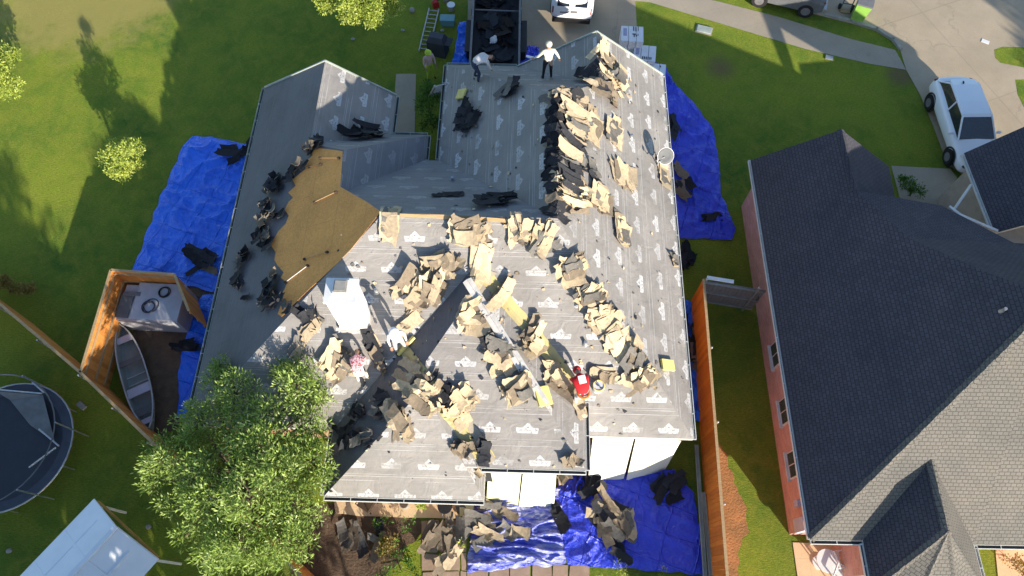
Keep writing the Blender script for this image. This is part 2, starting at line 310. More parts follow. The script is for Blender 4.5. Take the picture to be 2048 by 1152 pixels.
M['shnS']=shingles('sun_side_shingle',(0.175,0.165,0.15),(0.155,0.147,0.133),(0.10,0.094,0.084),0.115,0.16,0.6)  # same roof on its sunny slopes, sunlight put into a lighter colour
M['osb']=osb(); M['grass']=grass()
M['conc']=concrete('driveway_concrete',(0.40,0.33,0.235),(0.31,0.26,0.19),3.6)
M['walk']=concrete('sidewalk_concrete',(0.42,0.35,0.26),(0.33,0.28,0.21),1.5,R(-20))
M['street']=concrete('street_concrete',(0.46,0.37,0.26),(0.36,0.29,0.20),5.5,R(-22))
M['curb']=simple('kerb_concrete',(0.40,0.37,0.31),(0.28,0.26,0.22),5)
M['pink']=bricks('pink_brick',(0.68,0.36,0.31),(0.55,0.28,0.24),(0.58,0.45,0.40))
M['brick']=bricks('tan_brick',(0.36,0.19,0.10),(0.26,0.13,0.07),(0.32,0.27,0.21))
M['beige']=simple('beige_siding',(0.42,0.36,0.29),(0.33,0.28,0.23),3,0.85)
M['trim']=simple('white_trim',(0.72,0.72,0.69),(0.58,0.58,0.55),4,0.5)
M['gutter']=simple('pale_green_gutter',(0.42,0.47,0.42),(0.26,0.29,0.26),2,0.45)
M['gutdark']=simple('gutter_inside',(0.05,0.05,0.05),None,5,0.8)
M['white']=simple('white_paint',(0.80,0.80,0.79),(0.70,0.70,0.69),3,0.5)
M['board']=simple('white_board',(0.78,0.76,0.68),(0.66,0.63,0.52),1.3,0.7)
M['boardy']=simple('yellowish_board',(0.74,0.74,0.42),(0.66,0.62,0.34),0.9,0.7)
M['chim']=simple('white_render',(0.80,0.79,0.77),(0.70,0.69,0.68),2,0.8,0.2,20)
M['glass']=simple('window_glass',(0.06,0.075,0.085),(0.04,0.05,0.06),3,0.08,spec=0.8)
M['carglass']=simple('car_glass',(0.02,0.028,0.045),(0.012,0.016,0.028),3,0.06,spec=0.8)
M['carwhite']=simple('car_white_paint',(0.84,0.86,0.90),(0.81,0.83,0.87),1,0.35,coat=0.3)
M['rubber']=simple('tyre_rubber',(0.018,0.018,0.02),(0.01,0.01,0.012),9,0.85)
M['black']=simple('black_steel',(0.016,0.017,0.02),(0.008,0.009,0.011),4,0.55)
M['blackpl']=simple('black_plastic',(0.014,0.014,0.016),(0.008,0.008,0.009),5,0.35)
M['steel']=simple('galvanised_steel',(0.50,0.51,0.52),(0.36,0.37,0.38),6,0.35,metal=0.6)
M['silver']=simple('bare_aluminium',(0.56,0.54,0.51),(0.38,0.37,0.36),6,0.5,metal=0.15)
M['greysteel']=simple('grey_painted_steel',(0.19,0.185,0.19),(0.13,0.125,0.13),5,0.6)
M['red']=simple('red_plastic',(0.45,0.02,0.02),(0.32,0.015,0.02),5,0.4)
M['lamp']=simple('red_lamp_lens',(0.30,0.02,0.02),(0.2,0.01,0.01),5,0.2)
M['green']=simple('lime_green_plastic',(0.30,0.55,0.10),(0.24,0.45,0.08),4,0.5)
M['fence']=planks('cedar_boards',(0.78,0.32,0.07),(0.54,0.19,0.035))
M['fenceR']=planks('orange_stained_boards',(0.90,0.27,0.03),(0.66,0.17,0.018))
M['lumber']=simple('sawn_lumber',(0.50,0.34,0.17),(0.36,0.23,0.11),4,0.8,stretch=(1,8,8))
M['yellow']=simple('yellow_foam',(0.78,0.66,0.22),(0.70,0.56,0.17),7,0.85,0.3,40)
M['yfelt']=simple('yellow_valley_felt',(0.50,0.42,0.16),(0.38,0.33,0.18),2,0.75,0.3,8)
M['ridge']=simple('bare_ridge_board',(0.42,0.36,0.27),(0.28,0.24,0.19),3,0.85,0.3,8)
M['soil']=simple('garden_soil',(0.14,0.09,0.055),(0.07,0.045,0.03),2.5,0.95,0.6,12,0.06)
M['dirt']=simple('orange_dirt',(0.40,0.19,0.07),(0.22,0.13,0.05),2.2,0.95,0.6,14,0.05)
M['patio']=concrete('patio_slab',(0.76,0.56,0.34),(0.64,0.45,0.26),1.6)
M['flag']=simple('flagstone',(0.44,0.31,0.22),(0.30,0.21,0.15),2,0.85,0.3,10)
M['tarp']=tarpmat('blue_tarp',(0.015,0.19,1.0),(0.01,0.12,0.80))
M['tarp2']=tarpmat('violet_blue_tarp',(0.045,0.075,0.80),(0.025,0.05,0.58),0.26)
M['shing']=attrmat('torn_shingle')
M['bark']=simple('bark',(0.13,0.09,0.06),(0.06,0.04,0.028),8,0.9,0.6,20,0.03,stretch=(1,1,0.3))
M['leafA']=leafmat('tree_leaf',(0.34,0.47,0.10),(0.085,0.14,0.03),(0.66,0.72,0.36))
M['leafB']=leafmat('bright_leaf',(0.42,0.50,0.08),(0.20,0.28,0.05),(0.62,0.64,0.20))
M['leafC']=leafmat('shrub_leaf',(0.10,0.22,0.03),(0.04,0.09,0.015),(0.20,0.38,0.06))
M['leafD']=leafmat('yellow_leaf',(0.34,0.26,0.07),(0.16,0.13,0.04),(0.50,0.40,0.16))
M['skin']=simple('skin',(0.42,0.24,0.16),(0.36,0.2,0.13),4,0.6)
M['hair']=simple('dark_hair',(0.02,0.014,0.01),None,20,0.7)
M['cream']=simple('cream_cloth',(0.66,0.62,0.50),(0.55,0.51,0.40),7,0.9,0.3,25)
M['whitecl']=simple('white_cloth',(0.66,0.63,0.61),(0.52,0.49,0.48),7,0.9,0.3,25)
M['redcl']=simple('red_cloth',(0.62,0.012,0.02),(0.45,0.01,0.015),7,0.85,0.3,25)
M['denim']=simple('dark_blue_cloth',(0.035,0.05,0.10),(0.02,0.03,0.06),9,0.9,0.3,25)
M['darkcl']=simple('dark_cloth',(0.018,0.018,0.022),None,9,0.9,0.3,25)
M['pinkcl']=plaid(); M['stoneclo']=simple('pale_trousers',(0.45,0.43,0.42),(0.36,0.34,0.33),7,0.9); M['vest']=simple('pale_pink_vest',(0.66,0.46,0.42),(0.5,0.36,0.33),6,0.8)
M['lime']=simple('lime_cloth',(0.50,0.66,0.06),(0.4,0.55,0.05),6,0.7)
M['orange']=simple('orange_cloth',(0.70,0.20,0.03),None,6,0.8)
M['shoe']=simple('brown_boot',(0.06,0.035,0.02),None,9,0.8)
M['mesh']=simple('jumping_mat',(0.018,0.022,0.035),(0.012,0.015,0.024),3,0.6,0.3,80,0.01)
M['greyfab']=simple('grey_fabric',(0.14,0.145,0.15),(0.09,0.095,0.10),3,0.7)
M['vinyl']=simple('white_vinyl',(0.84,0.86,0.90),(0.76,0.78,0.83),1.5,0.4)
M['boat']=simple('grey_aluminium_boat',(0.50,0.51,0.52),(0.36,0.37,0.38),2,0.5)
M['boatin']=simple('boat_inside',(0.27,0.30,0.285),(0.19,0.21,0.20),2,0.6)
M['lilac']=simple('pale_seat',(0.50,0.49,0.58),(0.42,0.41,0.50),3,0.6)
M['lid']=simple('grey_lid',(0.46,0.46,0.50),(0.34,0.34,0.37),1.5,0.6)
M['bluepl']=simple('light_blue_plastic',(0.05,0.22,0.62),(0.03,0.15,0.48),2,0.35)
M['teal']=simple('teal_plastic',(0.16,0.33,0.36),(0.11,0.25,0.28),2,0.5)
M['navy']=simple('dark_cover',(0.045,0.05,0.07),(0.025,0.03,0.045),3,0.6,0.4,6)
M['paper']=simple('white_wrapper',(0.78,0.78,0.80),(0.70,0.70,0.73),3,0.4)
M['print']=simple('black_print',(0.04,0.04,0.05),None,5,0.5)
M['printl']=simple('lilac_print',(0.40,0.40,0.55),(0.3,0.3,0.45),9,0.5)
M['ochre']=simple('ochre_boards',(0.55,0.30,0.08),(0.42,0.20,0.05),3,0.7)
M['stone']=simple('pale_stone',(0.35,0.33,0.30),(0.25,0.24,0.22),8,0.9)
# ------------------------------------------------------------------ surfaces with slope UVs
def slope_uv(bm,th=TH):
    uvl=bm.loops.layers.uv.verify()
    for f in bm.faces:
        f.normal_update(); n=f.normal.copy()
        if abs(n.z)<0.15:
            h=Vector((n.y,-n.x,0)); h=h.normalized() if h.length>1e-4 else Vector((1,0,0))
            up=Vector((0,0,1))
        else:
            if n.z<0: n=-n
            d=Vector((n.x,n.y,0))
            if d.length<1e-3: h=Vector((1,0,0)); up=Vector((0,1,0))
            else:
                up=(Vector((-d.x,-d.y,0)).normalized()); up=(up-n*up.dot(n)).normalized(); h=up.cross(n).normalized()
        for l in f.loops:
            l[uvl].uv=(l.vert.co.dot(h),l.vert.co.dot(up))
ROOFTRI=[]
def roof_bm(faces,th=TH,mis=None,thick=0.16):
    """faces: list of (material index, [local (a,b,z)...]) -> closed slab with slope UVs"""
    bm=B(); vd={}
    def V(p):
        k=(round(p[0],3),round(p[1],3),round(p[2],3))
        if k not in vd: vd[k]=bm.verts.new(G(p[0],p[1],p[2],th))
        return vd[k]
    fs=[]
    for mi,pts in faces:
        f=bm.faces.new([V(p) for p in pts]); f.material_index=mi; fs.append(f); f.normal_update()
        if f.normal.z<0: f.normal_flip()
    fs=bmesh.ops.triangulate(bm,faces=fs)['faces']
    for f in bm.faces: ROOFTRI.append([v.co.copy() for v in f.verts])
    # underside + edge
    top=list(bm.faces); be=[e for e in bm.edges if len(e.link_faces)==1]
    low={}
    for v in list(bm.verts): low[v]=bm.verts.new(v.co-Vector((0,0,thick)))
    ne=[]
    for e in be:
        a,b=e.verts; f=bm.faces.new((a,b,low[b],low[a])); f.material_index=len(mis)-1 if mis else 0
    for f in top:
        g=bm.faces.new([low[v] for v in reversed(f.verts)]); g.material_index=len(mis)-1 if mis else 0
    slope_uv(bm,th); return bm
# ------------------------------------------------------------------ ground, street, paths
bm=B(); S_=9
uvs=[]
gx=[-400,-60,-24]+[x for x in range(-20,24,2)]+[30,60,400]; gy=[-400,-60,-10]+[y for y in range(-6,34,2)]+[40,80,400]
grid=[[bm.verts.new((x,y,0)) for x in gx] for y in gy]
for j in range(len(gy)-1):
    for i in range(len(gx)-1): bm.faces.new((grid[j][i],grid[j][i+1],grid[j+1][i+1],grid[j+1][i]))
tag(build('lawn',bm,M['grass']),kind='structure')
def sheet_px(name,pts,m,z=0.004,kind='structure',thick=0,jag=0):
    bm=B(); q=[P(u,v,0) for u,v in pts]
    if jag:
        q2=[]
        for i in range(len(q)):
            a,b=q[i],q[(i+1)%len(q)]; k=max(2,int((b-a).length/0.12))
            for j in range(k):
                c=a.lerp(b,j/k); w_=noise.noise_vector(c*1.3)*jag+noise.noise_vector(c*5)*jag*0.4; q2.append(Vector((c.x+w_.x,c.y+w_.y,0)))
        q=q2
    if thick: prism(bm,q,-0.05,thick)
    else: poly(bm,[(p.x,p.y,z) for p in q])
    bmesh.ops.triangulate(bm,faces=bm.faces)
    o=build(name,bm,m); 
    if kind: tag(o,kind=kind)
    return o
sheet_px('driveway',[(938,-150),(934,120),(930,135),(945,230),(1300,230),(1278,130),(1270,-10),(1262,-150)],M['conc'],0.008)
sheet_px('sidewalk',[(1270,-25),(1262,2),(1300,5),(1500,65),(1610,98),(1740,128),(1812,140),(1790,100),(1700,78),(1560,35),(1440,4),(1330,-20)],M['walk'],0.012)
st=[(1490,-60),(1500,-8),(1600,22),(1700,47),(1755,62),(1790,85),(1800,100),(1812,140),(1840,190),(1865,250),(1895,330),(1925,350),(2120,350),(2120,-120),(1490,-120)]
sheet_px('street',st,M['street'],0.016)
sheet_px('front_path',[(792,148),(832,148),(828,330),(782,330)],M['walk'],0.012)
sheet_px('neighbor_path',[(1782,332),(1900,338),(1960,420),(1960,500),(1820,500),(1800,400)],M['walk'],0.02)
# grass island beyond the neighbouring drive and asphalt road in the corner
sheet_px('verge',[(1988,100),(2005,94),(2120,98),(2120,150),(2000,126),(1990,116)],M['grass'],0.02)
sheet_px('verge_strip',[(2030,160),(2100,160),(2100,300),(2060,240),(2035,190)],M['grass'],0.02)
# kerb along the street edge
bm=B(); kp=[(1490,-14),(1600,18),(1700,44),(1752,60),(1785,80),(1800,100)]
for i in range(len(kp)-1):
    a=P(*kp[i]);b=P(*kp[i+1]); d=(b-a); box(bm,((a+b)/2+Vector((0,0,0.05))),(d.length+0.05,0.15,0.14),math.atan2(d.y,d.x))
tag(build('kerb',bm,M['curb']),kind='structure')
sheet_px('dirt_strip',[(1437,880),(1455,920),(1478,985),(1492,1060),(1480,1110),(1465,1190),(1436,1190),(1430,1000)],M['dirt'],0.006,jag=0.3)
sheet_px('planting_bed',[(560,1010),(842,1010),(842,1060),(800,1120),(760,1152),(730,1190),(560,1190),(600,1080)],M['soil'],0.006,jag=0.25)
sheet_px('side_bed',[(345,540),(420,560),(400,700),(360,850),(300,880),(240,700)],M['soil'],0.004,jag=0.2)
sheet_px('patio',[(664,975),(952,975),(948,1038),(850,1036),(720,1032),(672,1026)],M['patio'],0.05,thick=0.05)
# flagstone path: individual stones are one paved surface
bm=B(); random.seed(3)
def stones(x0,x1,y0,y1,n,m):
    y=y0
    while y<y1:
        h=random.uniform(26,38); x=x0
        while x<x1:
            wd=random.uniform(26,46); q=[P(x+random.uniform(0,4),y+random.uniform(0,4)),P(min(x+wd,x1)-random.uniform(0.6,1.8),y+random.uniform(0,4)),P(min(x+wd,x1)-random.uniform(0.6,1.8),y+h-random.uniform(0.6,1.8)),P(x+random.uniform(0,4),y+h-random.uniform(0.6,1.8))]
            if x1-x>10: prism(bm,q[::-1],-0.02,0.02+random.uniform(0,0.012))
            x+=wd
        y+=h
stones(842,934,1040,1190,0,0); stones(934,1180,1128,1190,0,0)
tag(build('flagstone_path',bm,M['flag']),kind='structure')
# far ground beyond what the photo shows stays lawn
# ------------------------------------------------------------------ main house
house=thing('house','single storey house stripped to grey roof felt, piles of torn shingles on its roof','house',G(-2,10,0))
hm=house.matrix_basis.copy(); 
def hp(o):                                # parent while keeping world placement
    o.parent=house; o.matrix_parent_inverse=Matrix.Translation(-house.location); return o
Lf=lambda a:3+.5565*(a+10.08)
A_=(-5.917,13.66,5.317); B_=(-5.917,11.94,5.317); AW=(-4.15,10.65,6.3); AE=(1.05,10.65,6.3); HB=(1.05,15.3,6.3)
GR=(2.55,16.85,5.15); GN=(2.55,19.25,5.15); WR=(-7.38,14.5,4.5); WN=(-7.38,18.2,4.5)
Q=(-2.7,5.8,4.75); RR=(-2.7,6.62,4.75); T_=(-1.466,3.83,3.55); AP=(-1.35,8.5,5.57); J_=(-1.35,9.39,5.57)
rf=[
 (1,[(-10.08,4.95,3),AW,B_,A_,WR,WN,(-10.08,18.2,3)]),                 # L
 (0,[WN,(-4.95,17.95,3),(-4.95,16.1,3),WR]),                            # wing right slope
 (2,[WR,(-4.95,16.1,3),(-3.6,16.1,3),A_]),                              # N2
 (2,[A_,(-3.6,16.1,3),(-3.6,14.98,3),B_]),                              # E2
 (2,[B_,(-3.6,14.98,3),(-3.1,14.98,3),AE,AW]),                          # N main
 (0,[(-3.1,14.98,3),(-3.1,19.55,3),HB,AE]),                             # W of B
 (2,[(-3.1,19.55,3),(-.3,19.55,3),GR,HB]),                              # N_B
 (0,[(-.3,19.55,3),GN,GR]),                                             # gable W slope
 (0,[(5.39,4.95,3),(5.39,19.25,3),GN,GR,HB,AE]),                        # E
 (0,[(-10.08,4.95,3),(-5.6,4.95,3),J_,(2.05,5.9,3.55),(2.05,4.95,3),(5.39,4.95,3),AE,AW]),  # S
 (1,[(-5.6,4.95,3),(-5.6,2.98,3),Q,RR,AP,J_]),                          # W of P
 (0,[(-5.6,2.98,3),(-.9,2.98,3),Q]),
 (0,[(-.9,2.98,3),(-.9,3.83,3.0),T_,RR,Q]),
 (0,[T_,(2.05,3.83,3.55),AP,RR]),
 (0,[(2.05,3.83,3.55),(2.05,5.9,3.55),J_,AP]),
]
hp(build('roof',roof_bm(rf,TH,[0,1,2,3]),[M['felt'],M['feltL'],M['feltN'],M['trim']],recalc=False))
# walls
def wall_bm(fp,z1,th=TH,z0=-0.05):
    bm=B(); prism(bm,[G(a,b,0,th) for a,b in fp],z0,z1); bmesh.ops.recalc_face_normals(bm,faces=bm.faces); slope_uv(bm,th); return bm
hp(build('wall',wall_bm([(-9.7,5.35),(-5.2,5.35),(-5.2,4.3),(1.7,4.3),(1.7,5.35),(5.0,5.35),(5.0,18.9),(-2.7,18.9),(-2.7,14.6),(-4.0,14.6),(-4.0,15.7),(-5.35,15.7),(-5.35,17.9),(-9.7,17.9)],2.84),M['brick']))
for a in (-5.3,-3.2,-1.2): bm=B(); box(bm,G(a,3.3,1.42),(0.14,0.14,2.84),-TH); hp(build('porch_post',bm,M['trim']))
for nm,pts in {'gable_wall':[(-9.9,18.1,2.84),(-5.1,17.88,2.84),(-7.38,18.02,4.3)],'front_gable_wall':[(-.2,19.15,2.84),(5.2,19.15,2.84),(2.55,19.15,4.95)]}.items():
    bm=B(); q=[G(*p) for p in pts]; lo=[v+Vector((0,-0.12,0)) for v in q]
    a=[bm.verts.new(v) for v in q]; b=[bm.verts.new(v) for v in lo]; bm.faces.new(a); bm.faces.new(b[::-1])
    for i in range(3): bm.faces.new((a[i],a[(i+1)%3],b[(i+1)%3],b[i]))
    bmesh.ops.recalc_face_normals(bm,faces=bm.faces); slope_uv(bm); hp(build('gable_wall',bm,M['beige']))
# P1 box under its raised eave
# fascia gutters along eaves: open troughs
def gutter(bm,p,q,w=0.12,h=0.10,mi=0,out=None):
    p=Vector(p);q=Vector(q);d=(q-p);L=d.length;ang=math.atan2(d.y,d.x);m=(p+q)/2; n=Vector((d.y,-d.x,0)).normalized()*(out or 1)
    c=m+n*(w/2+0.012)+Vector((0,0,-0.05))
    box(bm,c+Vector((0,0,-h/2)),(L,w,0.012),ang,mi=mi)
    box(bm,c+n*(w/2),(L,0.016,h),ang,mi=mi); box(bm,c-n*(w/2-0.01),(L,0.012,h),ang,mi=mi)
    box(bm,c+Vector((0,0,-h/2+0.012)),(L-0.02,w-0.03,0.006),ang,mi=1)
    k=max(2,int(L/0.75))
    for i in range(k+1): 
        s=p+d*(i/k)+n*(w/2+0.012)+Vector((0,0,-0.01)); box(bm,s,(0.02,w,0.012),ang,mi=mi)
for nm,p,q,o_ in [('gutter',(-10.08,4.95,3),(-10.08,18.2,3),-1),('gutter',(-4.95,17.95,3),(-4.95,16.15,3),-1),('gutter',(-4.9,16.1,3),(-3.6,16.1,3),-1),('gutter',(-3.6,16.1,3),(-3.6,15.0,3),-1),
    ('gutter',(-3.1,15.05,3),(-3.1,19.55,3),-1),('gutter',(-3.1,19.55,3),(-.35,19.55,3),-1),('gutter',(5.39,4.95,3),(5.39,19.2,3),1),('gutter',(-5.6,2.98,3),(-.9,2.98,3),1),('gutter',(-1.0,3.83,3.55),(2.05,3.83,3.55),1),
    ('gutter',(2.05,3.83,3.55),(2.05,5.85,3.55),1),('gutter',(-5.6,4.9,3),(-5.6,3.0,3),1)]:
    bm=B(); gutter(bm,G(*p),G(*q),0.075 if o_==1 and p[0]>5 else 0.11,0.09,0,o_); hp(build(nm,bm,[M['gutter'] if p[0]<-3 and p[1]>4.9 else M['trim'],M['gutdark']]))
# rake trims
def strip3(bm,p,q,w,h,mi=0,lift=0.02):
    p=Vector(p);q=Vector(q);d=q-p; m=Matrix.Translation((p+q)/2+Vector((0,0,lift)))@d.to_track_quat('X','Z').to_matrix().to_4x4()@Matrix.Diagonal((d.length,w,h,1))
    r=bmesh.ops.create_cube(bm,size=1,matrix=m)
    for f in set(f for v in r['verts'] for f in v.link_faces): f.material_index=mi
for p,q in [((-10.08,18.22,3),(-7.38,18.22,4.5)),((-7.38,18.22,4.5),(-4.95,17.98,3)),((-.3,19.55,3),(2.55,19.27,5.15)),((2.55,19.27,5.15),(5.39,19.27,3))]:
    bm=B(); strip3(bm,G(*p),G(*q),0.05,0.07); hp(build('rake_trim',bm,M['gutter']))
# exposed wood line under the main ridge, hip metal, yellow valleys
BVH=BVHTree.FromPolygons([v for t in ROOFTRI for v in t],[(3*i,3*i+1,3*i+2) for i in range(len(ROOFTRI))])
def zs(x,y):
    h=BVH.ray_cast(Vector((x,y,40)),Vector((0,0,-1)))
    return h[0].z if h[0] is not None else 0.0
def nrm(x,y):
    h=BVH.ray_cast(Vector((x,y,40)),Vector((0,0,-1)))
    return (h[1] if h[1].z>0 else -h[1]) if h[0] is not None else Vector((0,0,1))
def hit(u,v):
    h=BVH.ray_cast(Vector((0,0,CAMH)),ray(u,v))
    if h[0] is None: return P(u,v,0)
    return h[0]
def ribbon(path,w,lift,m,name,jag=0.0,seg=0.15,parent=True):
    """strip of material laid along a polyline on the roof surface"""
    pts=[hit(*p) if len(p)==2 else Vector(p) for p in path]; bm=B(); rows=[]
    for i in range(len(pts)-1):
        d=pts[i+1]-pts[i]; k=max(1,int(d.length/seg))
        for j in range(k+(1 if i==len(pts)-2 else 0)):
            c=pts[i]+d*(j/k); n=Vector((-d.y,d.x,0)).normalized(); row=[]
            for s in (-1,-0.5,0,0.5,1):
                q=c+n*(s*w/2+(random.uniform(-jag,jag) if abs(s)==1 else 0)); row.append(bm.verts.new((q.x,q.y,max(zs(q.x,q.y),c.z-0.3)+lift+random.uniform(0,jag*0.15))))
            rows.append(row)
    for a,b in zip(rows,rows[1:]):
        for i in range(4): bm.faces.new((a[i],a[i+1],b[i+1],b[i]))
    o=build(name,bm,m)
    md=o.modifiers.new('th','SOLIDIFY'); md.thickness=0.008; md.offset=1
    if parent: hp(o)
    return o
random.seed(11)
ribbon([(800,431),(930,437),(1060,447)],0.10,0.05,M['lumber'],'ridge_board')
ribbon([(958,535),(1000,590),(1060,660),(1120,735),(1160,800)],0.42,0.012,M['yfelt'],'valley_felt',0.02)
ribbon([(868,795),(905,830),(945,880),(978,925)],0.50,0.012,M['yfelt'],'valley_felt',0.03)
ribbon([(860,800),(905,818),(940,850),(965,890),(985,925)],0.22,0.03,M['ridge'],'hip_board',0.02)
ribbon([(800,690),(850,750),(890,800)],0.3,0.012,M['yfelt'],'valley_felt',0.03)
ribbon([(975,540),(955,600),(925,640)],0.45,0.01,M['ridge'],'bare_ridge',0.08)
ribbon([(1125,435),(1150,300),(1135,200)],0.35,0.012,M['ridge'],'bare_ridge',0.10)
# hip flashing: folded aluminium strip on the projecting hip
bm=B(); hpts=[G(*AP)+Vector((0,0,.16)),G(2.05,3.83,3.55)+Vector((0,0,.10))]
a,b=hpts; a=a+(b-a)*(-0.06); b=a+(b-a)*0.66; d=(b-a).normalized(); s=Vector((-d.y,d.x,0)).normalized()
for sg in (-1,1):
    q=[a,b,b+s*sg*0.14+Vector((0,0,-0.05)),a+s*sg*0.14+Vector((0,0,-0.05))]; poly(bm,q)
for i in range(1,7): 
    c=a+(b-a)*(i/7); box(bm,c+Vector((0,0,0.01)),(0.05,0.19,0.015),math.atan2(d.y,d.x)); 
o=build('hip_flashing',bm,M['silver']); md=o.modifiers.new('th','SOLIDIFY'); md.thickness=0.02; hp(o)
# bare wood sheathing: plate lying flush on the left slope
def on_plane(u,v,fn):
    lo,hi=1.0,10.0
    for _ in range(50):
        mid=(lo+hi)/2; a,b=LL(P(u,v,mid))
        if mid-fn(a,b)>0: hi=mid
        else: lo=mid
    return P(u,v,lo)
ob=[(640,297),(686,303),(681,374),(705,388),(735,405),(762,424),(748,442),(735,459),(718,480),(702,500),(680,522),(660,541),(640,560),(618,580),(600,598),(582,616),(564,634),(556,628),(563,610),(561,594),(570,578),(575,566),(562,556),(568,545),(556,532),(549,520),(552,505),(543,492),(549,478),(558,462),(572,448),(578,432),(570,420),(578,404),(587,396),(577,386),(592,372),(585,360),(600,348),(612,338),(610,326),(625,312),(622,302)]
bm=B(); Lfn=lambda a,b:3+.5565*(a+10.08)
f=poly(bm,[on_plane(u,v,Lfn)+Vector((-0.004,0,0.012)) for u,v in ob]); f.normal_update()
if f.normal.z<0: f.normal_flip()
bmesh.ops.triangulate(bm,faces=bm.faces); r=bmesh.ops.extrude_face_region(bm,geom=list(bm.faces)); 
for v in [e for e in r['geom'] if isinstance(e,bmesh.types.BMVert)]: v.co.z+=0.012
bmesh.ops.recalc_face_normals(bm,faces=bm.faces); slope_uv(bm); hp(build('wood_sheathing',bm,M['osb'],recalc=False))
# chimney
bm=B(); c=G(-4.93,7.92,0); box(bm,(c.x,c.y,5.35),(0.80,0.66,2.6),-TH); ch=hp(build('chimney',bm,M['chim']))
def sub(parent,o): o.parent=parent; o.matrix_parent_inverse=parent.matrix_world.inverted() if False else Matrix(); return o
bm=B(); box(bm,(c.x,c.y,6.69),(0.90,0.76,0.09),-TH,bev=0.01); box(bm,(c.x+0.02,c.y+0.05,6.80),(0.44,0.44,0.14),-TH,bev=0.01); sub(ch,build('chimney_cap',bm,M['white']))
bm=B(); box(bm,(c.x+0.02,c.y+0.05,6.90),(0.36,0.36,0.05),-TH); box(bm,(c.x+0.02,c.y+0.05,6.94),(0.30,0.30,0.02),-TH,mi=0); sub(ch,build('flue',bm,M['stone']))
bm=B(); n_=0
for s_ in (-1,1): box(bm,(c.x+s_*0.43,c.y,zs(c.x+s_*0.43,c.y)+0.08),(0.06,0.76,0.2),-TH,rx=R(30))
box(bm,(c.x,c.y-0.36,zs(c.x,c.y-0.36)+0.06),(0.86,0.06,0.2),-TH); sub(ch,build('flashing',bm,M['silver']))
# pipe vents on the roof
for u,v in ((1170,687),(998,655),(752,583),(1262,275),(905,360)):
    p=hit(u,v); bm=B(); cyl(bm,p-Vector((0,0,.1)),p+Vector((0,0,.16)),0.05,0.05,12); cyl(bm,p-Vector((0,0,.03)),p+Vector((0,0,.05)),0.11,0.06,12); hp(build('vent_pipe',bm,M['steel']))
# ------------------------------------------------------------------ neighbour house
TN=R(0.92); NE=8.68
nh=thing('house','dark shingled brick house on the right, its far slope deep in shade','house',G(13,9,0,TN))
def np_(o): o.parent=nh; o.matrix_parent_inverse=Matrix.Translation(-nh.location); return o
K=0.79
GA=(11.2,15.4,4.59); GB=(11.2,12.9,4.59); V1=(12.1,10.7,5.30); V2=(13.5,8.9,6.41); V3=(14.45,7.87,7.16); HS=(NE,2.1,2.6)
EP=(14.0,13.9,2.6)
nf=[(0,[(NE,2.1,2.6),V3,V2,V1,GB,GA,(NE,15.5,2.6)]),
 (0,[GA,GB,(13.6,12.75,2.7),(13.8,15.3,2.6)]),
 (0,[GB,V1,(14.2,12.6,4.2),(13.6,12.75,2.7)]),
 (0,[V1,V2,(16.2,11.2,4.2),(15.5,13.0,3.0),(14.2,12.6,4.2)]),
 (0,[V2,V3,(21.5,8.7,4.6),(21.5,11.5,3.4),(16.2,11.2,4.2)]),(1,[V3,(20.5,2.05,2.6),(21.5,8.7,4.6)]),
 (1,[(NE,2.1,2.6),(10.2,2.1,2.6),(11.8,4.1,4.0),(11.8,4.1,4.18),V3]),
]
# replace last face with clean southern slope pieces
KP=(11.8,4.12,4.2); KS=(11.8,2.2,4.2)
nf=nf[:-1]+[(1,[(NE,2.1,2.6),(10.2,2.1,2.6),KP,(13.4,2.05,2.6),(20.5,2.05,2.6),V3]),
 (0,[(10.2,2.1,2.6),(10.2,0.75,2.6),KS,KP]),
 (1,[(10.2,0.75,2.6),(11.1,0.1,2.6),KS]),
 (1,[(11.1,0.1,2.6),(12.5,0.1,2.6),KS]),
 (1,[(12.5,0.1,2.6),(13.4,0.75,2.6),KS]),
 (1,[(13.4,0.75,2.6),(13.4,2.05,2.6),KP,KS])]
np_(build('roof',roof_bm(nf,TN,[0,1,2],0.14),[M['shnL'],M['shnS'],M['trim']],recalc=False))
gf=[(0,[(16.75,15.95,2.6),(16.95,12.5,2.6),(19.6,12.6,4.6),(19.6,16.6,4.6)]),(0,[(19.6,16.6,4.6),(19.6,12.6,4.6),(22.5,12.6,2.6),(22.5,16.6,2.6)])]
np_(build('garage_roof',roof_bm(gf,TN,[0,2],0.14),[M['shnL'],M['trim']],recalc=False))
np_(build('wall',wall_bm([(NE+.38,2.5),(10.4,2.5),(10.4,1.2),(11.2,.5),(12.4,.5),(13.2,1.2),(13.2,2.5),(20,2.5),(20.9,11),(15.6,12),(15.2,12.4),(13.5,12.6),(13.5,15.0),(NE+.38,15.1)],2.5,TN),M['pink']))
np_(build('garage_wall',wall_bm([(17.1,12.0),(21.5,12.0),(21.5,16.2),(17.1,15.6)],2.5,TN),M['beige']))
bm=B(); q=[G(*p,TN) for p in ((NE+.1,15.25,2.5),(13.6,15.1,2.5),(11.2,15.2,4.4))]
lo=[v-Vector((0,.15,0)) for v in q]; a=[bm.verts.new(v) for v in q]; b=[bm.verts.new(v) for v in lo]; bm.faces.new(a); bm.faces.new(b[::-1])
for i in range(3): bm.faces.new((a[i],a[(i+1)%3],b[(i+1)%3],b[i]))
slope_uv(bm); np_(build('gable_wall',bm,M['beige']))
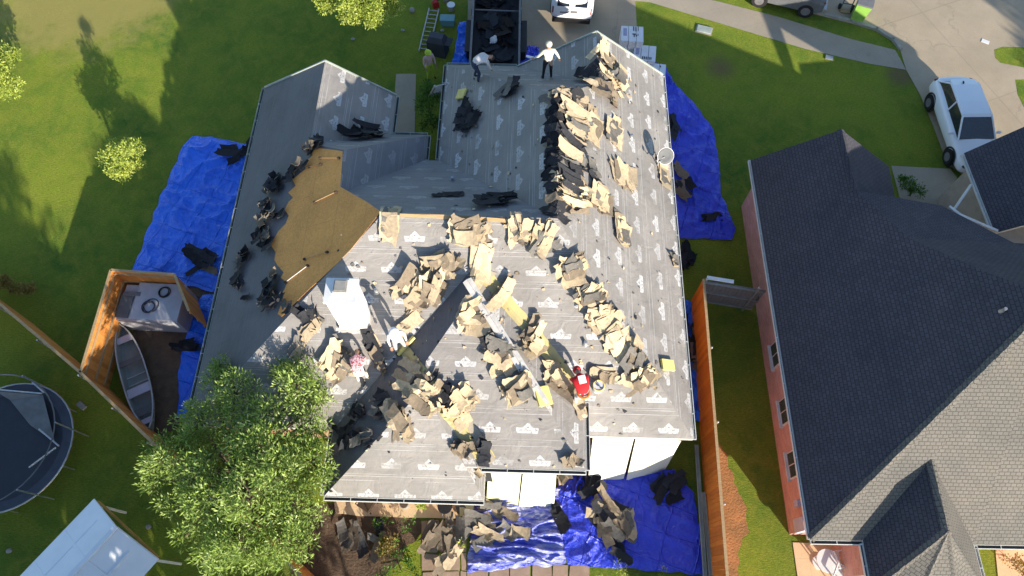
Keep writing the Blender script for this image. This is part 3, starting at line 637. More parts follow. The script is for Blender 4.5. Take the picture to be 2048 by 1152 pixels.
for p,q,o_,wd in [((NE,2.1,2.6),(NE,15.5,2.6),-1,0.06),((NE,2.1,2.6),(10.2,2.1,2.6),1,0.11),((10.2,2.0,2.6),(10.2,0.8,2.6),1,0.09),((13.4,2.05,2.6),(20.5,2.05,2.6),1,0.11),((13.4,2.0,2.6),(13.4,0.8,2.6),-1,0.09),((16.75,15.9,2.6),(16.95,12.5,2.6),1,0.08)]:
    bm=B(); gutter(bm,G(*p,TN),G(*q,TN),wd,0.09,0,o_); np_(build('gutter',bm,[M['trim'],M['gutdark']]))
for i,(u,v) in enumerate(((1548,702),(1567,817),(1596,925))):
    p=P(u,v,1.6); x,b=LL(p,TN); bm=B(); cc=G(NE+.38,b,1.55,TN); box(bm,cc-Vector((0.02,0,0)),(0.06,0.86,1.25),-TN)
    wn=np_(build('window',bm,M['trim']))
    bm=B(); 
    for s_ in (-0.2,0.2): box(bm,cc+Vector((-0.055,s_,0)),(0.015,0.36,1.12),-TN)
    sub(wn,build('window_pane',bm,M['glass']))
    bm=B(); box(bm,cc+Vector((-0.06,0,-0.68)),(0.12,0.95,0.06),-TN); sub(wn,build('window_sill',bm,M['trim']))
bm=B(); x,b=LL(P(1602,1055,1.5),TN); box(bm,G(NE+.30,b+0.1,1.3,TN),(0.16,0.42,0.8),-TN,bev=0.01); box(bm,G(NE+.30,b+0.75,1.3,TN),(0.14,0.2,0.3),-TN,bev=0.02); np_(build('meter_box',bm,M['lilac']))
bm=B(); tube(bm,[G(16.72,14.6,2.5,TN),G(16.2,13.9,2.2,TN),G(15.75,13.3,1.9,TN)],0.05); np_(build('downspout',bm,M['trim']))
bm=B(); strip3(bm,G(15.5,12.95,3.05,TN),G(16.95,12.5,2.7,TN),0.1,0.1); strip3(bm,G(15.5,13.5,2.7,TN),G(16.1,12.8,2.7,TN),0.1,0.1); np_(build('porch_beam',bm,M['trim']))
for u,v,z_ in ((2004,622,6.3),):
    zz=z_
    for _ in range(8):
        q=P(u,v,zz); a_,b_=LL(q,TN); zz=2.6+K*(a_-NE)
    q=P(u,v,zz); bm=B(); cyl(bm,q-Vector((0,0,.1)),q+Vector((0,0,.18)),.045,.045,12); cyl(bm,q-Vector((0,0,.05)),q+Vector((0,0,.06)),.08,.05,12); np_(build('vent_pipe',bm,M['steel']))
# hip caps & ridge caps on neighbour roof: overlapping cap shingles
def caps(p,q,m,th,name='ridge_cap',w=0.26):
    p=G(*p,th);q=G(*q,th); d=q-p; n=int(d.length/0.16); bm=B(); dn=d.normalized(); s=Vector((-dn.y,dn.x,0)).normalized()
    for i in range(n):
        c=p+d*(i/n); c2=c+dn*0.19; z=Vector((0,0,0.045-0.012)); j=random.uniform(-.008,.008)
        r=[c+z+s*j,c2+z*0.5+s*j]
        for sg in (-1,1):
            poly(bm,[r[0],r[1],r[1]+s*sg*w/2-Vector((0,0,w*0.33)),r[0]+s*sg*w/2-Vector((0,0,w*0.33-0.006))])
    slope_uv(bm,th); return np_(build(name,bm,m,recalc=False))
caps((NE,2.1,2.62),(14.45,7.87,7.2),M['shnS'],TN); caps(GB,GA,M['shnL'],TN); caps((10.2,.75,2.62),KS,M['shnS'],TN); caps((13.4,.75,2.62),KS,M['shnS'],TN); caps((11.1,.1,2.62),KS,M['shnS'],TN); caps((12.5,.1,2.62),KS,M['shnS'],TN); caps(KP,KS,M['shnS'],TN)
# ------------------------------------------------------------------ torn shingles
TAN=(0.62,0.485,0.31); TAN2=(0.43,0.345,0.235); BRN=(0.225,0.18,0.13); GRY=(0.165,0.155,0.14); DRK=(0.035,0.036,0.042); BLK=(0.016,0.017,0.022)
allb=None
def rebuild_bvh():
    global BVH
    BVH=BVHTree.FromPolygons([v for t in ROOFTRI for v in t],[(3*i,3*i+1,3*i+2) for i in range(len(ROOFTRI))])
rebuild_bvh()
def put_sheet(bm,x,y,yaw,L,W,base,tilt,curl,col,sag=1.0,torn=0.22,rng=random):
    """one torn shingle: bends over whatever surface lies below it"""
    cl=bm.loops.layers.float_color.get('tint') or bm.loops.layers.float_color.new('tint')
    nx,ny=6,3; ca,sa=math.cos(yaw),math.sin(yaw); top=[]
    e0=[rng.uniform(-torn,torn)*W*0.5 for _ in range(nx+1)]; e1=[rng.uniform(-torn,torn)*W*0.4 for _ in range(nx+1)]
    ee=[rng.uniform(-.1,.1)*L for _ in range(ny+1)]
    zc=[]
    tw=rng.uniform(-.1,.1)
    for i in range(nx+1):
        s=(i/nx-0.5); row=[]
        for j in range(ny+1):
            t=(j/ny-0.5); lx=s*L+(ee[j] if i in(0,nx) else 0); ly=t*W+(e0[i] if j==0 else e1[i] if j==ny else 0)
            X=x+lx*ca-ly*sa; Y=y+lx*sa+ly*ca
            row.append((X,Y,s,t)); 
        zc.append(row)
    # stiff sheet: average supporting height over rows
    for i,row in enumerate(zc):
        h=[zs(a[0],a[1]) for a in row]; hm_=max(h) if max(h)-min(h)<0.6 else sum(h)/len(h)
        tr=[]
        for k,(X,Y,s,t) in enumerate(row):
            z=h[k] if abs(h[k]-hm_)<0.7 else hm_-0.4
            z+=base+(t+0.5)*W*tilt+curl*(abs(s)*2)**2+tw*s*t+rng.uniform(0,0.006)
            tr.append(Vector((X,Y,z)))
        top.append(tr)
    tv=[[bm.verts.new(p) for p in r] for r in top]; bv=[[bm.verts.new(p-Vector((0,0,0.012))) for p in r] for r in top]
    fs=[]
    for i in range(nx):
        for j in range(ny):
            fs.append(bm.faces.new((tv[i][j],tv[i+1][j],tv[i+1][j+1],tv[i][j+1]))); fs.append(bm.faces.new((bv[i][j],bv[i][j+1],bv[i+1][j+1],bv[i+1][j])))
        fs.append(bm.faces.new((tv[i][0],bv[i][0],bv[i+1][0],tv[i+1][0]))); fs.append(bm.faces.new((tv[i][ny],tv[i+1][ny],bv[i+1][ny],bv[i][ny])))
    for j in range(ny):
        fs.append(bm.faces.new((tv[0][j],tv[0][j+1],bv[0][j+1],bv[0][j]))); fs.append(bm.faces.new((tv[nx][j],bv[nx][j],bv[nx][j+1],tv[nx][j+1])))
    k=rng.uniform(0.75,1.12); c=(col[0]*k,col[1]*k,col[2]*k,1); dk=(0.05,0.045,0.04,1)
    for n_,f in enumerate(fs):
        for l in f.loops: l[cl]=c
def pile(path,n,yaw,label,W=0.33,L=0.95,spread=0.28,fan=0.35,tilt=(0.15,0.5),cols=(TAN,TAN2,BRN,GRY,DRK),wts=(5,3,2,2,1),h=0.25,order=True,name='shingle_pile',seed=None,curl=(0.0,0.13),minL=0.6,big=False,capn=0):
    """pile of torn shingles spread along a path given by points measured on the roof"""
    rng=random.Random(seed if seed is not None else hash(label)%9999 if False else sum(ord(c) for c in label))
    pts=[hit(*p) for p in path]; bm=B(); tr=0.2
    capn=capn
    if big: W,L,h,tilt,curl,tr=0.40,0.92,0.07,(0.05,0.22),(0,.05),0.12; n=max(4,n-1)
    else: n=max(3,int(n*0.75)); W*=0.92; L*=0.88; h*=0.8; tilt=(tilt[0]*.6,tilt[1]*.55)
    minL=0.8 if big else minL
    for k in range(n):
        s=(k+rng.random())/n if order else rng.random()
        q=s*(len(pts)-1); i=min(int(q),len(pts)-2) if len(pts)>1 else 0
        c=pts[i].lerp(pts[i+1],q-i) if len(pts)>1 else pts[0]
        x=c.x+max(-.8,min(.8,rng.gauss(0,.42)))*spread; y=c.y+max(-.8,min(.8,rng.gauss(0,.42)))*spread
        if isinstance(yaw,(tuple,list)): yy=yaw[0]+(yaw[1]-yaw[0])*s
        else: yy=yaw
        put_sheet(bm,x,y,yy+rng.gauss(0,fan*0.5),L*rng.uniform(minL,1.05)*(0.6 if rng.random()<.25 and not big else 1),W*rng.uniform(0.6,1.15),0.015+h*rng.random()*(1 if n>5 else 0.3),rng.uniform(*tilt)*(1 if rng.random()<0.8 else -1),rng.uniform(*curl),rng.choices(cols,wts)[0],torn=tr,rng=rng)
    for k in range(capn):
        c=pts[int((k+.5)/capn*(len(pts)-1)+.5)]; put_sheet(bm,c.x+rng.gauss(0,.08),c.y-.1+rng.gauss(0,.08),(yaw if not isinstance(yaw,(tuple,list)) else yaw[0])+rng.gauss(0,.2),.72,.5,h*.95,-.25,.03,TAN,torn=.12,rng=rng)
    for k in range(int(n*0.6) if n>8 and not big else 0):
        c=pts[0] if len(pts)<2 else pts[rng.randrange(len(pts)-1)].lerp(pts[rng.randrange(1,len(pts))],rng.random())
        put_sheet(bm,c.x+max(-.8,min(.8,rng.gauss(0,.6)))*spread,c.y+max(-.8,min(.8,rng.gauss(0,.6)))*spread,rng.uniform(0,6.28),rng.uniform(.12,.34),rng.uniform(.06,.16),0.02+h*.6*rng.random(),rng.uniform(-.4,.6),rng.uniform(0,.05),rng.choices(cols,wts)[0],rng=rng)
    o=build(name,bm,M['shing'],recalc=False); tag(o,label,'torn shingles','piles of torn shingles on the roof' if name=='shingle_pile' else 'loose torn shingles'); return o
D=R
LIT=dict(cols=(TAN,TAN2,BRN,GRY),wts=(6,3,2,1.2))
DK=dict(cols=(DRK,BLK,GRY,BRN),wts=(5,4,1,0.6))  # dark tones: black felt, and shade put into the colour of shaded piles
# ridge of the front block: sheets straddling the ridge like fallen dominoes
pile([(1205,100),(1225,140),(1235,175)],26,D(60),'tan shingle heap at the far gable peak of the stripped house',fan=1.0,spread=0.55,h=0.35,**LIT)
pile([(1165,150),(1200,165),(1190,185)],16,D(20),'dark folded shingles in the hollow below the far gable peak',fan=0.9,spread=0.4,h=0.4,cols=(DRK,BRN,TAN2),wts=(4,3,2))
pile([(1215,180),(1232,215)],9,D(85),'tan slabs lying just down slope of the far gable heap',fan=0.4,spread=0.35,h=0.12,**LIT)
pile([(1100,205),(1130,200),(1165,212)],22,D(15),'brown fan of shingles on the ridge end behind the cream hooded man',fan=0.7,spread=0.3,h=0.4,cols=(BRN,TAN2,DRK,GRY),wts=(4,3,3,2))
pile([(1150,225),(1155,285)],30,(D(-20),D(-8)),'uppermost heap of overlapping shingles draped across the long ridge',fan=0.3,spread=0.22,L=1.15,h=0.45,tilt=(0.4,0.9),cols=(TAN,TAN2,BRN,GRY,DRK),wts=(4,3,3,2,2))
pile([(1142,290),(1142,350)],34,(D(-12),D(-5)),'darkest middle stretch of shingles draped across the long ridge',fan=0.35,spread=0.22,L=1.1,h=0.42,tilt=(0.4,1.0),cols=(DRK,GRY,BRN,TAN2),wts=(4,4,3,2))
pile([(1122,205),(1112,260),(1108,330),(1110,420)],46,(D(-15),D(-5)),'long black band of torn shingles spilling down the shaded side of the long ridge',fan=0.5,spread=0.22,h=0.3,tilt=(0.3,0.9),cols=(DRK,BLK,BRN),wts=(5,4,1))  # black tones put the shade of this ridge side into the sheets
pile([(1140,355),(1142,412)],36,(D(-10),D(8)),'lowest heap on the long ridge, tan edges stacked like dominoes',fan=0.3,spread=0.22,L=1.2,h=0.45,tilt=(0.4,0.9),cols=(TAN,TAN2,BRN,DRK),wts=(5,3,3,2))
pile([(1185,235),(1190,275)],8,D(82),'tan slabs beside the uppermost ridge heap',big=True,fan=0.25,spread=0.22,L=1.0,h=0.1,**LIT)
pile([(1225,245),(1232,285)],9,D(84),'broad tan slabs right of the ridge, above the satellite dish level',big=True,fan=0.22,spread=0.28,L=1.0,h=0.1,**LIT)
pile([(1238,345),(1262,365)],9,D(95),'splayed tan strips midway down the sunny slope left of the dish',big=True,fan=0.4,spread=0.28,L=1.0,h=0.1,**LIT)
pile([(1198,395),(1215,410)],9,D(80),'square tan slabs beside the lowest ridge heap',big=True,fan=0.3,spread=0.28,L=0.95,h=0.1,**LIT)
pile([(1238,455),(1250,475)],10,D(86),'lowest tan slabs on the sunny slope, well below the dish',big=True,fan=0.3,spread=0.25,L=0.95,h=0.1,**LIT)
pile([(1325,335),(1332,365)],6,D(92),'tan strips at the eave just below the satellite dish',big=True,fan=0.25,spread=0.12,L=0.8,h=0.1,**LIT)
pile([(1352,515),(1350,530)],4,D(100),'small torn scrap at the right eave',fan=0.6,spread=0.1,L=0.5,h=0.12,**LIT)
pile([(1185,330),(1192,355)],5,D(100),'narrow dark scraps right of the black ridge heap',fan=0.7,spread=0.15,L=0.5,h=0.1,cols=(DRK,GRY),wts=(2,1))
# along the upper edge of the sunny back slope
pile([(780,442)],9,D(88),'tan slabs at the left end of the main ridge beside the bare wood',big=True,fan=0.25,spread=0.2,L=0.8,h=0.15,**LIT)
pile([(920,462),(965,482)],20,D(-5),'square stack of brown shingles on the back slope below the main ridge',fan=0.35,spread=0.3,h=0.35,cols=(TAN2,BRN,GRY,TAN),wts=(3,3,2,2))
pile([(1025,458),(1055,460)],14,D(85),'tan shingles just right of centre under the main ridge',fan=0.4,spread=0.3,h=0.2,**LIT)
pile([(1075,475),(1090,505)],16,D(50),'tan shingles trailing down from the right end of the main ridge',fan=0.6,spread=0.3,h=0.25,**LIT)
pile([(955,515),(968,550)],9,D(85),'tan patch of flat shingles over the head of the projecting ridge',big=True,fan=0.3,spread=0.2,h=0.1,cols=(TAN,),wts=(1,))
# down the right hip
HT=dict(capn=1,fan=0.45,spread=0.24,h=0.3,tilt=(0.2,0.7))
pile([(1135,538),(1150,550)],15,D(22),'first grey brown heap at the top of the right hip',cols=(TAN,BRN,GRY),wts=(3,2,3),**HT)
pile([(1170,588),(1185,600)],16,D(25),'second heap down the right hip, broad tan face',cols=(TAN,BRN,GRY),wts=(4,2,2),**HT)
pile([(1195,632),(1210,650)],16,D(20),'third heap down the right hip',cols=(TAN,TAN2,BRN),wts=(5,2,2),**HT)
pile([(1225,685),(1240,695)],14,D(35),'fourth heap down the right hip, tan with brown folded edge',cols=(TAN,TAN2,BRN),wts=(4,2,2),**HT)
pile([(1255,715),(1270,730)],16,D(62),'grey striped heap near the foot of the right hip',cols=(GRY,BRN,TAN2),wts=(5,2,1),fan=0.3,spread=0.25,h=0.3,tilt=(0.3,0.8))
pile([(1275,765),(1300,758)],12,D(40),'lowest heap of the right hip beside the yellow foam pad',cols=(TAN,BRN,GRY),wts=(3,2,2),**HT)
# left valley of the back slope
pile([(870,528),(900,540)],16,D(25),'upper boxy heap in the shaded valley left of centre',cols=(TAN2,BRN,TAN),wts=(3,3,2),fan=0.5,spread=0.25,h=0.4,tilt=(0.2,0.7))
pile([(825,575),(850,590),(870,580)],30,D(55),'large upright bundle of tan shingles in the shaded valley',cols=(TAN,TAN2,BRN),wts=(4,3,2),fan=0.5,spread=0.35,h=0.5,tilt=(0.3,0.9))
pile([(745,690),(755,720)],14,D(-62),'long dark edged boards of shingles beside the pink shirted worker',cols=(TAN,BRN,DRK),wts=(2,2,2),fan=0.2,spread=0.2,L=1.2,h=0.3)
pile([(670,700),(690,745)],20,D(62),'grey tan heap left of the pink shirted worker, near the tree',cols=(TAN,GRY,BRN),wts=(3,3,2),fan=0.35,spread=0.35,h=0.3)
pile([(630,650),(600,690)],8,D(65),'scattered grey strips between the chimney and the tree',cols=(GRY,DRK,TAN2),wts=(2,1,1),fan=0.5,spread=0.4,h=0.1)
pile([(820,640)],6,D(45),'short shingles behind the white shirted worker',cols=(BRN,TAN2),wts=(1,1),fan=0.6,spread=0.2,h=0.2)
pile([(740,800),(720,870),(700,850)],26,D(50),'scattered black scraps over the deepest shaded slope',cols=(BLK,DRK,GRY),wts=(4,4,1),fan=1.2,spread=0.8,h=0.12,L=0.6)
# centre hip and its neighbours
pile([(940,612),(945,645)],12,D(8),'tan heap at the top of the projecting lower roof',capn=1,cols=(TAN,TAN2,BRN),wts=(5,2,1),fan=0.4,spread=0.28,h=0.25)
pile([(1010,580),(998,610)],8,D(58),'narrow brown bundle leaning by the yellow valley strip',cols=(BRN,TAN2,TAN),wts=(3,2,1),fan=0.15,spread=0.14,h=0.35)
pile([(1000,695),(990,705)],16,D(-25),'dark grey fan of shingles left of the metal hip strip',capn=1,cols=(GRY,DRK,BRN),wts=(5,1,1),fan=0.5,spread=0.25,h=0.3,tilt=(0.3,0.8))
pile([(1015,735)],7,D(20),'small tan slab group between the two grey fans',cols=(TAN,),wts=(1,),fan=0.3,spread=0.2,h=0.12)
pile([(1030,760),(1045,790)],16,D(32),'lower grey tan fan of shingles above the square foam pad',capn=1,cols=(TAN2,GRY,BRN,TAN),wts=(3,3,2,2),fan=0.35,spread=0.28,h=0.3,tilt=(0.3,0.8))
pile([(1055,665),(1075,700)],16,D(60),'tan boards between the metal hip strip and the red shirted worker',capn=1,cols=(TAN,TAN2,BRN),wts=(4,3,2),fan=0.3,spread=0.28,h=0.3)
pile([(1105,750),(1125,770)],14,D(-50),'tan shingles at the feet of the red shirted worker',cols=(TAN,TAN2,BRN),wts=(5,2,1),fan=0.4,spread=0.3,h=0.2)
pile([(1205,755)],5,D(-12),'curled brown strip beside the white bucket',cols=(BRN,TAN2),wts=(2,1),fan=0.3,spread=0.14,h=0.3)
pile([(1245,768),(1290,745)],5,D(-10),'loose light brown slab right of the white bucket',cols=(TAN2,),wts=(1,),fan=0.3,spread=0.2,h=0.1)
# lower left projecting roof
pile([(820,750),(850,790),(840,770)],28,D(-48),'tangled tan heap at the peak of the lowest roof',cols=(TAN,TAN2,BRN,DRK),wts=(5,3,1,1),fan=1.0,spread=0.45,h=0.3)
pile([(785,830),(805,845)],14,D(-65),'tan strips sliding left from the peak of the lowest roof',cols=(TAN,TAN2,BRN),wts=(4,2,2),fan=0.5,spread=0.3,h=0.25)
pile([(862,812),(872,822)],5,D(42),'long square edged bundle on the lowest roof hip',cols=(TAN2,BRN),wts=(2,2),fan=0.08,spread=0.06,h=0.3,L=1.1,W=0.22)
pile([(915,790),(925,810),(905,830)],18,D(-20),'tan slabs right of the black hole in the lowest roof heap',cols=(TAN,TAN2),wts=(4,1),fan=0.9,spread=0.4,h=0.2)
pile([(885,795),(892,805)],8,D(60),'black scraps at the middle of the lowest roof heap',cols=(BLK,),wts=(1,),fan=1.4,spread=0.2,h=0.35,L=0.6)
pile([(905,895),(925,905),(940,890)],12,D(10),'small grey brown scraps on the lowest roof face',cols=(GRY,BRN,TAN2),wts=(3,2,1),fan=1.2,spread=0.18,h=0.25,L=0.45)
pile([(975,935),(970,985)],10,D(75),'brown scraps hanging at the corner between the two lower roofs',cols=(BRN,TAN2,DRK),wts=(3,2,2),fan=0.8,spread=0.18,h=0.3,L=0.5)
pile([(1130,932),(1150,925)],8,D(15),'brown scraps at the right end of the projecting eave',cols=(TAN2,BRN),wts=(2,2),fan=0.8,spread=0.16,h=0.15,L=0.5)
pile([(1160,800),(1155,830)],5,D(-70),'thin brown boards at the head of the projecting gutter',cols=(BRN,TAN2),wts=(2,1),fan=0.3,spread=0.1,h=0.2)
# shaded northern faces: shade put into the shingles as black tones
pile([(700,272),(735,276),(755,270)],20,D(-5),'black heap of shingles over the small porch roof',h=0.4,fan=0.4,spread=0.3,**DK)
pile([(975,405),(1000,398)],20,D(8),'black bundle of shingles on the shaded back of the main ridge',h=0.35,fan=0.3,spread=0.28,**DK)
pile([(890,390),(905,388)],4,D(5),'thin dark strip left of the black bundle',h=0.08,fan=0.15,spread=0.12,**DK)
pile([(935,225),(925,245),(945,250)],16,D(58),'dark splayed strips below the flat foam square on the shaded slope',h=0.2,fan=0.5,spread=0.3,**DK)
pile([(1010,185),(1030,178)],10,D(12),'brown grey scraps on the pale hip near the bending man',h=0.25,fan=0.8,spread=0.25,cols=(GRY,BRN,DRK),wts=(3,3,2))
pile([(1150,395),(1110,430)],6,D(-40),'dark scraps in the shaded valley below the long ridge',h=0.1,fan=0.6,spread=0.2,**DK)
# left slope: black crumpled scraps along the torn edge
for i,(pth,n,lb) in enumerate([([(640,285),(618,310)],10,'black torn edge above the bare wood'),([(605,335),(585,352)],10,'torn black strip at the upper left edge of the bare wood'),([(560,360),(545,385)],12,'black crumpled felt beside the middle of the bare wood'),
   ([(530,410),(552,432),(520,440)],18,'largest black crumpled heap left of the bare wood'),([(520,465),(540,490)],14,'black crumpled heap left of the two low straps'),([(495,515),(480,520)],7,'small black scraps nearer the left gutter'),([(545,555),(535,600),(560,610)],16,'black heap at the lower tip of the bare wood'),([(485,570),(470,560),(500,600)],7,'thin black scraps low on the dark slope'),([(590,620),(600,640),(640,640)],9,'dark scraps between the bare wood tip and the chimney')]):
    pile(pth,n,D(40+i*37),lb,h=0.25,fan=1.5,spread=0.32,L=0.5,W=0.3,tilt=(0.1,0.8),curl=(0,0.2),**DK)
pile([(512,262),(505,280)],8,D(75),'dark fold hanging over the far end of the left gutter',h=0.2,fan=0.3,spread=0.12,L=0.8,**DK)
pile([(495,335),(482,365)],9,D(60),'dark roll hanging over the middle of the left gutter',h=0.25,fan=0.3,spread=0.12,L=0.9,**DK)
# on the ground
GD=dict(name='ground_shingles')
def gpile(path,n,yaw,label,base=0.05,**k):
    rng=random.Random(sum(ord(c) for c in label)); bm=B(); pts=[P(*p) for p in path]; cols=k.get('cols',(BRN,GRY,TAN2)); w=k.get('wts',(2,2,1))
    global zs
    old=zs; zs=lambda x,y:0.0
    for i in range(n):
        c=pts[rng.randrange(len(pts))]; put_sheet(bm,c.x+rng.gauss(0,k.get('spread',.3)),c.y+rng.gauss(0,k.get('spread',.3)),yaw+rng.gauss(0,k.get('fan',.4)),k.get('L',0.9)*rng.uniform(.6,1.1),0.32*rng.uniform(.6,1.1),base+k.get('h',.15)*rng.random(),rng.uniform(0.05,0.5),rng.uniform(0,0.08),rng.choices(cols,w)[0],rng=rng)
    zs=old
    return tag(build('shingle_pile',bm,M['shing'],recalc=False),label,'torn shingles','piles of torn shingles on the ground')
DC=dict(cols=(DRK,BLK,GRY),wts=(4,3,1))
gpile([(1205,1030),(1225,1045),(1240,1070)],26,D(-58),'brown heap of shingles in the middle of the back tarp',base=0.15,spread=0.28,h=0.4,cols=(BRN,GRY,TAN2,DRK),wts=(4,2,2,2))
gpile([(1330,985),(1345,975)],9,D(48),'black shingles at the top right of the back tarp',base=0.12,spread=0.2,**DC)
gpile([(1115,1030),(1125,1045)],5,D(-55),'narrow dark shingle lying diagonally on the back tarp',base=0.12,spread=0.08,fan=.1,**DC)
gpile([(965,1010),(1000,1035),(955,1060)],16,D(-20),'grey shingles scattered over the wrinkled left of the back tarp',base=0.14,spread=0.35,cols=(GRY,BRN,TAN2),wts=(3,1,1))
gpile([(1180,975),(1190,965)],6,D(70),'dark shingles below the gap between the white boards',base=0.12,spread=0.15,**DC)
gpile([(880,1095),(890,1080),(905,1115)],11,D(70),'brown shingles strewn over the flagstones',spread=0.35,cols=(BRN,TAN2,GRY),wts=(3,3,1))
gpile([(735,1095),(715,1085),(700,1075)],11,D(-70),'grey brown strips under the tree beside the flower bed',spread=0.35,cols=(GRY,BRN,DRK),wts=(3,2,2))
gpile([(1345,265),(1340,250)],5,D(85),'dark shingles at the upper part of the side tarp',base=0.12,spread=0.18,**DC)
gpile([(1350,355),(1362,385)],7,D(-55),'brown black shingles under the dish on the side tarp',base=0.12,spread=0.22,cols=(DRK,BRN),wts=(3,2))
gpile([(1425,438)],3,D(0),'flat dark strip on the lower part of the side tarp',base=0.1,spread=0.015,h=0.04,fan=.1,**DC)
gpile([(465,318),(475,312)],6,D(20),'black shingles on the upper part of the lawn tarp',base=0.12,spread=0.16,**DC)
gpile([(410,515),(425,525),(400,508)],9,D(-15),'dark shingles on the lower part of the lawn tarp',base=0.12,spread=0.25,cols=(DRK,BRN),wts=(3,1))
gpile([(375,700),(385,690)],4,D(-12),'dark shingle across the narrow tarp strip',base=0.1,spread=0.12,**DC)
gpile([(1385,730),(1380,700),(1384,660)],9,D(80),'dark shingles between the right eave and the orange fence',base=0.12,spread=0.14,**DC)
gpile([(1370,500),(1375,530)],7,D(80),'dark shingles by the right wall near the fence end',base=0.05,spread=0.18,**DC)
rng=random.Random(99); bm=B(); cl=bm.loops.layers.float_color.new('tint')
for i in range(420):
    u=rng.uniform(660,1370); v=rng.uniform(440,985)
    if i%4==0: u=rng.uniform(900,1320); v=rng.uniform(150,440)
    p=hit(u,v)
    if p.z<1: continue
    n=nrm(p.x,p.y); s=rng.choice((.015,.02,.03,.05,.07)); a=rng.uniform(0,6.28); q4=n.to_track_quat('Z','Y')
    k=rng.choices((DRK,BRN,TAN,TAN2,GRY),(3,3,3,2,3))[0]; m_=rng.randint(3,5)
    f=poly(bm,[p+n*(.012+rng.random()*s*.6)+q4@Vector((math.cos(a+j*6.28/m_)*s*rng.uniform(.6,1.4),math.sin(a+j*6.28/m_)*s*rng.uniform(.5,1),0)) for j in range(m_)])
    for l in f.loops: l[cl]=(*k,1)
tag(build('roof_crumbs',bm,M['shing'],recalc=False),kind='stuff')
# roofing straps on the bare wood
for i,(a_,b_,lb) in enumerate([((641,318),(678,318),'roofing strap highest on the bare wood'),((618,336),(642,330),'short roofing strap by the torn felt edge'),((630,406),(672,386),'roofing strap in the upper middle of the bare wood'),((610,520),(655,506),'roofing strap low on the bare wood'),((572,566),(616,533),'pale roofing strap lowest on the bare wood')]):
    p=hit(*a_)+Vector((0,0,.06)); q=hit(*b_)+Vector((0,0,.06)); t=thing('roofing_strap',lb,'strap',p,0,'roofing straps on the bare wood'); d=q-p
    bm=B(); cyl(bm,(0,0,0),d,0.012,0.012,6); build('rod',bm,M['lumber' if i<4 else 'trim'],t)
    for e in (Vector((0,0,0)),d):
        bm=B(); ball(bm,e,0.06,(1,0.8,0.7)); build('end_knob',bm,M['shoe'],t)
# foam pads
def pad(u,v,w_,h_,rz,label):
    p=hit(u,v); n=nrm(p.x,p.y); q=n.to_track_quat('Z','Y').to_matrix().to_4x4(); bm=B()
    box(bm,(0,0,0),(w_,h_,0.09),rz,bev=0.03); o=build('foam_pad',bm,M['yellow']); o.matrix_world=Matrix.Translation(p+n*0.07)@q; tag(o,label,'foam pad','yellow foam kneeling pads'); return o
pad(1084,793,0.50,0.58,D(-70),'square yellow foam pad beside the metal hip strip')
pad(1332,731,0.36,0.56,D(8),'rounded yellow foam pad near the right eave')
pad(925,190,0.42,0.44,D(-20),'dull yellow foam square in the shade near the bending man')
pad(815,693,0.75,0.12,D(-50),'long narrow yellow foam strip by the white shirted worker')
pad(702,734,0.16,0.14,D(0),'tiny yellow foam offcut left of the pink shirted worker')
# white boards leaning under the back eaves
def lean(u0,v0,z0,u1,v1,u2,v2,u3,v3,mat_,label):
    """corners: top-left, top-right at z0, bottom-right, bottom-left on the ground"""
    a=P(u0,v0,z0);b=P(u1,v1,z0);c=P(u2,v2,0.06);d=P(u3,v3,0.06); n=(b-a).cross(d-a).normalized()*0.03; bm=B()
    t=[bm.verts.new(x) for x in (a,b,c,d)]; l=[bm.verts.new(x-n) for x in (a,b,c,d)]; bm.faces.new(t); bm.faces.new(l[::-1])
    for i in range(4): bm.faces.new((t[i],t[(i+1)%4],l[(i+1)%4],l[i]))
    return tag(build('leaning_board',bm,mat_),label,'board','white boards leaning under the eaves')
lean(978,920,2.3,1045,924,1036,1010,973,1003,M['boardy'],'yellow tinted board leaning under the eave, leftmost of the four')
lean(1049,922,2.3,1114,926,1108,1012,1038,1012,M['board'],'white board with leaf litter on it beside the yellow tinted one')
lean(1186,872,2.3,1268,874,1246,960,1176,958,M['board'],'white board under the right hand eave, nearer the middle gutter')
lean(1272,874,2.3,1362,880,1330,938,1252,961,M['board'],'white board under the right hand eave, nearest the house corner')
# leaf litter on boards handled with small leaf scraps
rng=random.Random(5)
for nm,(u0,u1,v0,v1),z_ in (('left boards',(1075,1112,955,1000),0.9),('right boards',(1180,1210,918,955),1.0)):
    bm=B()
    for i in range(70):
        p=P(rng.uniform(u0,u1),rng.uniform(v0,v1),0); 
        # rest on the board: interpolate height
        k=(1008-0)/1.0
        vv=rng.uniform(v0,v1); uu=rng.uniform(u0,u1)
        if u0<1100: t=(1012-vv)/(1012-925)
        else: t=(960-vv)/(960-873)
        p=P(uu,vv,2.3*max(0,min(1,t))*0.995+0.05); s=rng.uniform(0.02,0.05); a=rng.uniform(0,6.28)
        q=[p+Vector((math.cos(a+j*1.57)*s,math.sin(a+j*1.57)*s*0.7,rng.uniform(0,.02)+(math.sin(a+j*1.57)*s*0.7)*0.9)) for j in range(4)]; poly(bm,q)
    cl=bm.loops.layers.float_color.new('tint')
    for f in bm.faces:
        k=rng.random()
        for l in f.loops: l[cl]=(k,k,k,1)
    tag(build('leaf_litter',bm,M['leafD'],recalc=False),kind='stuff')
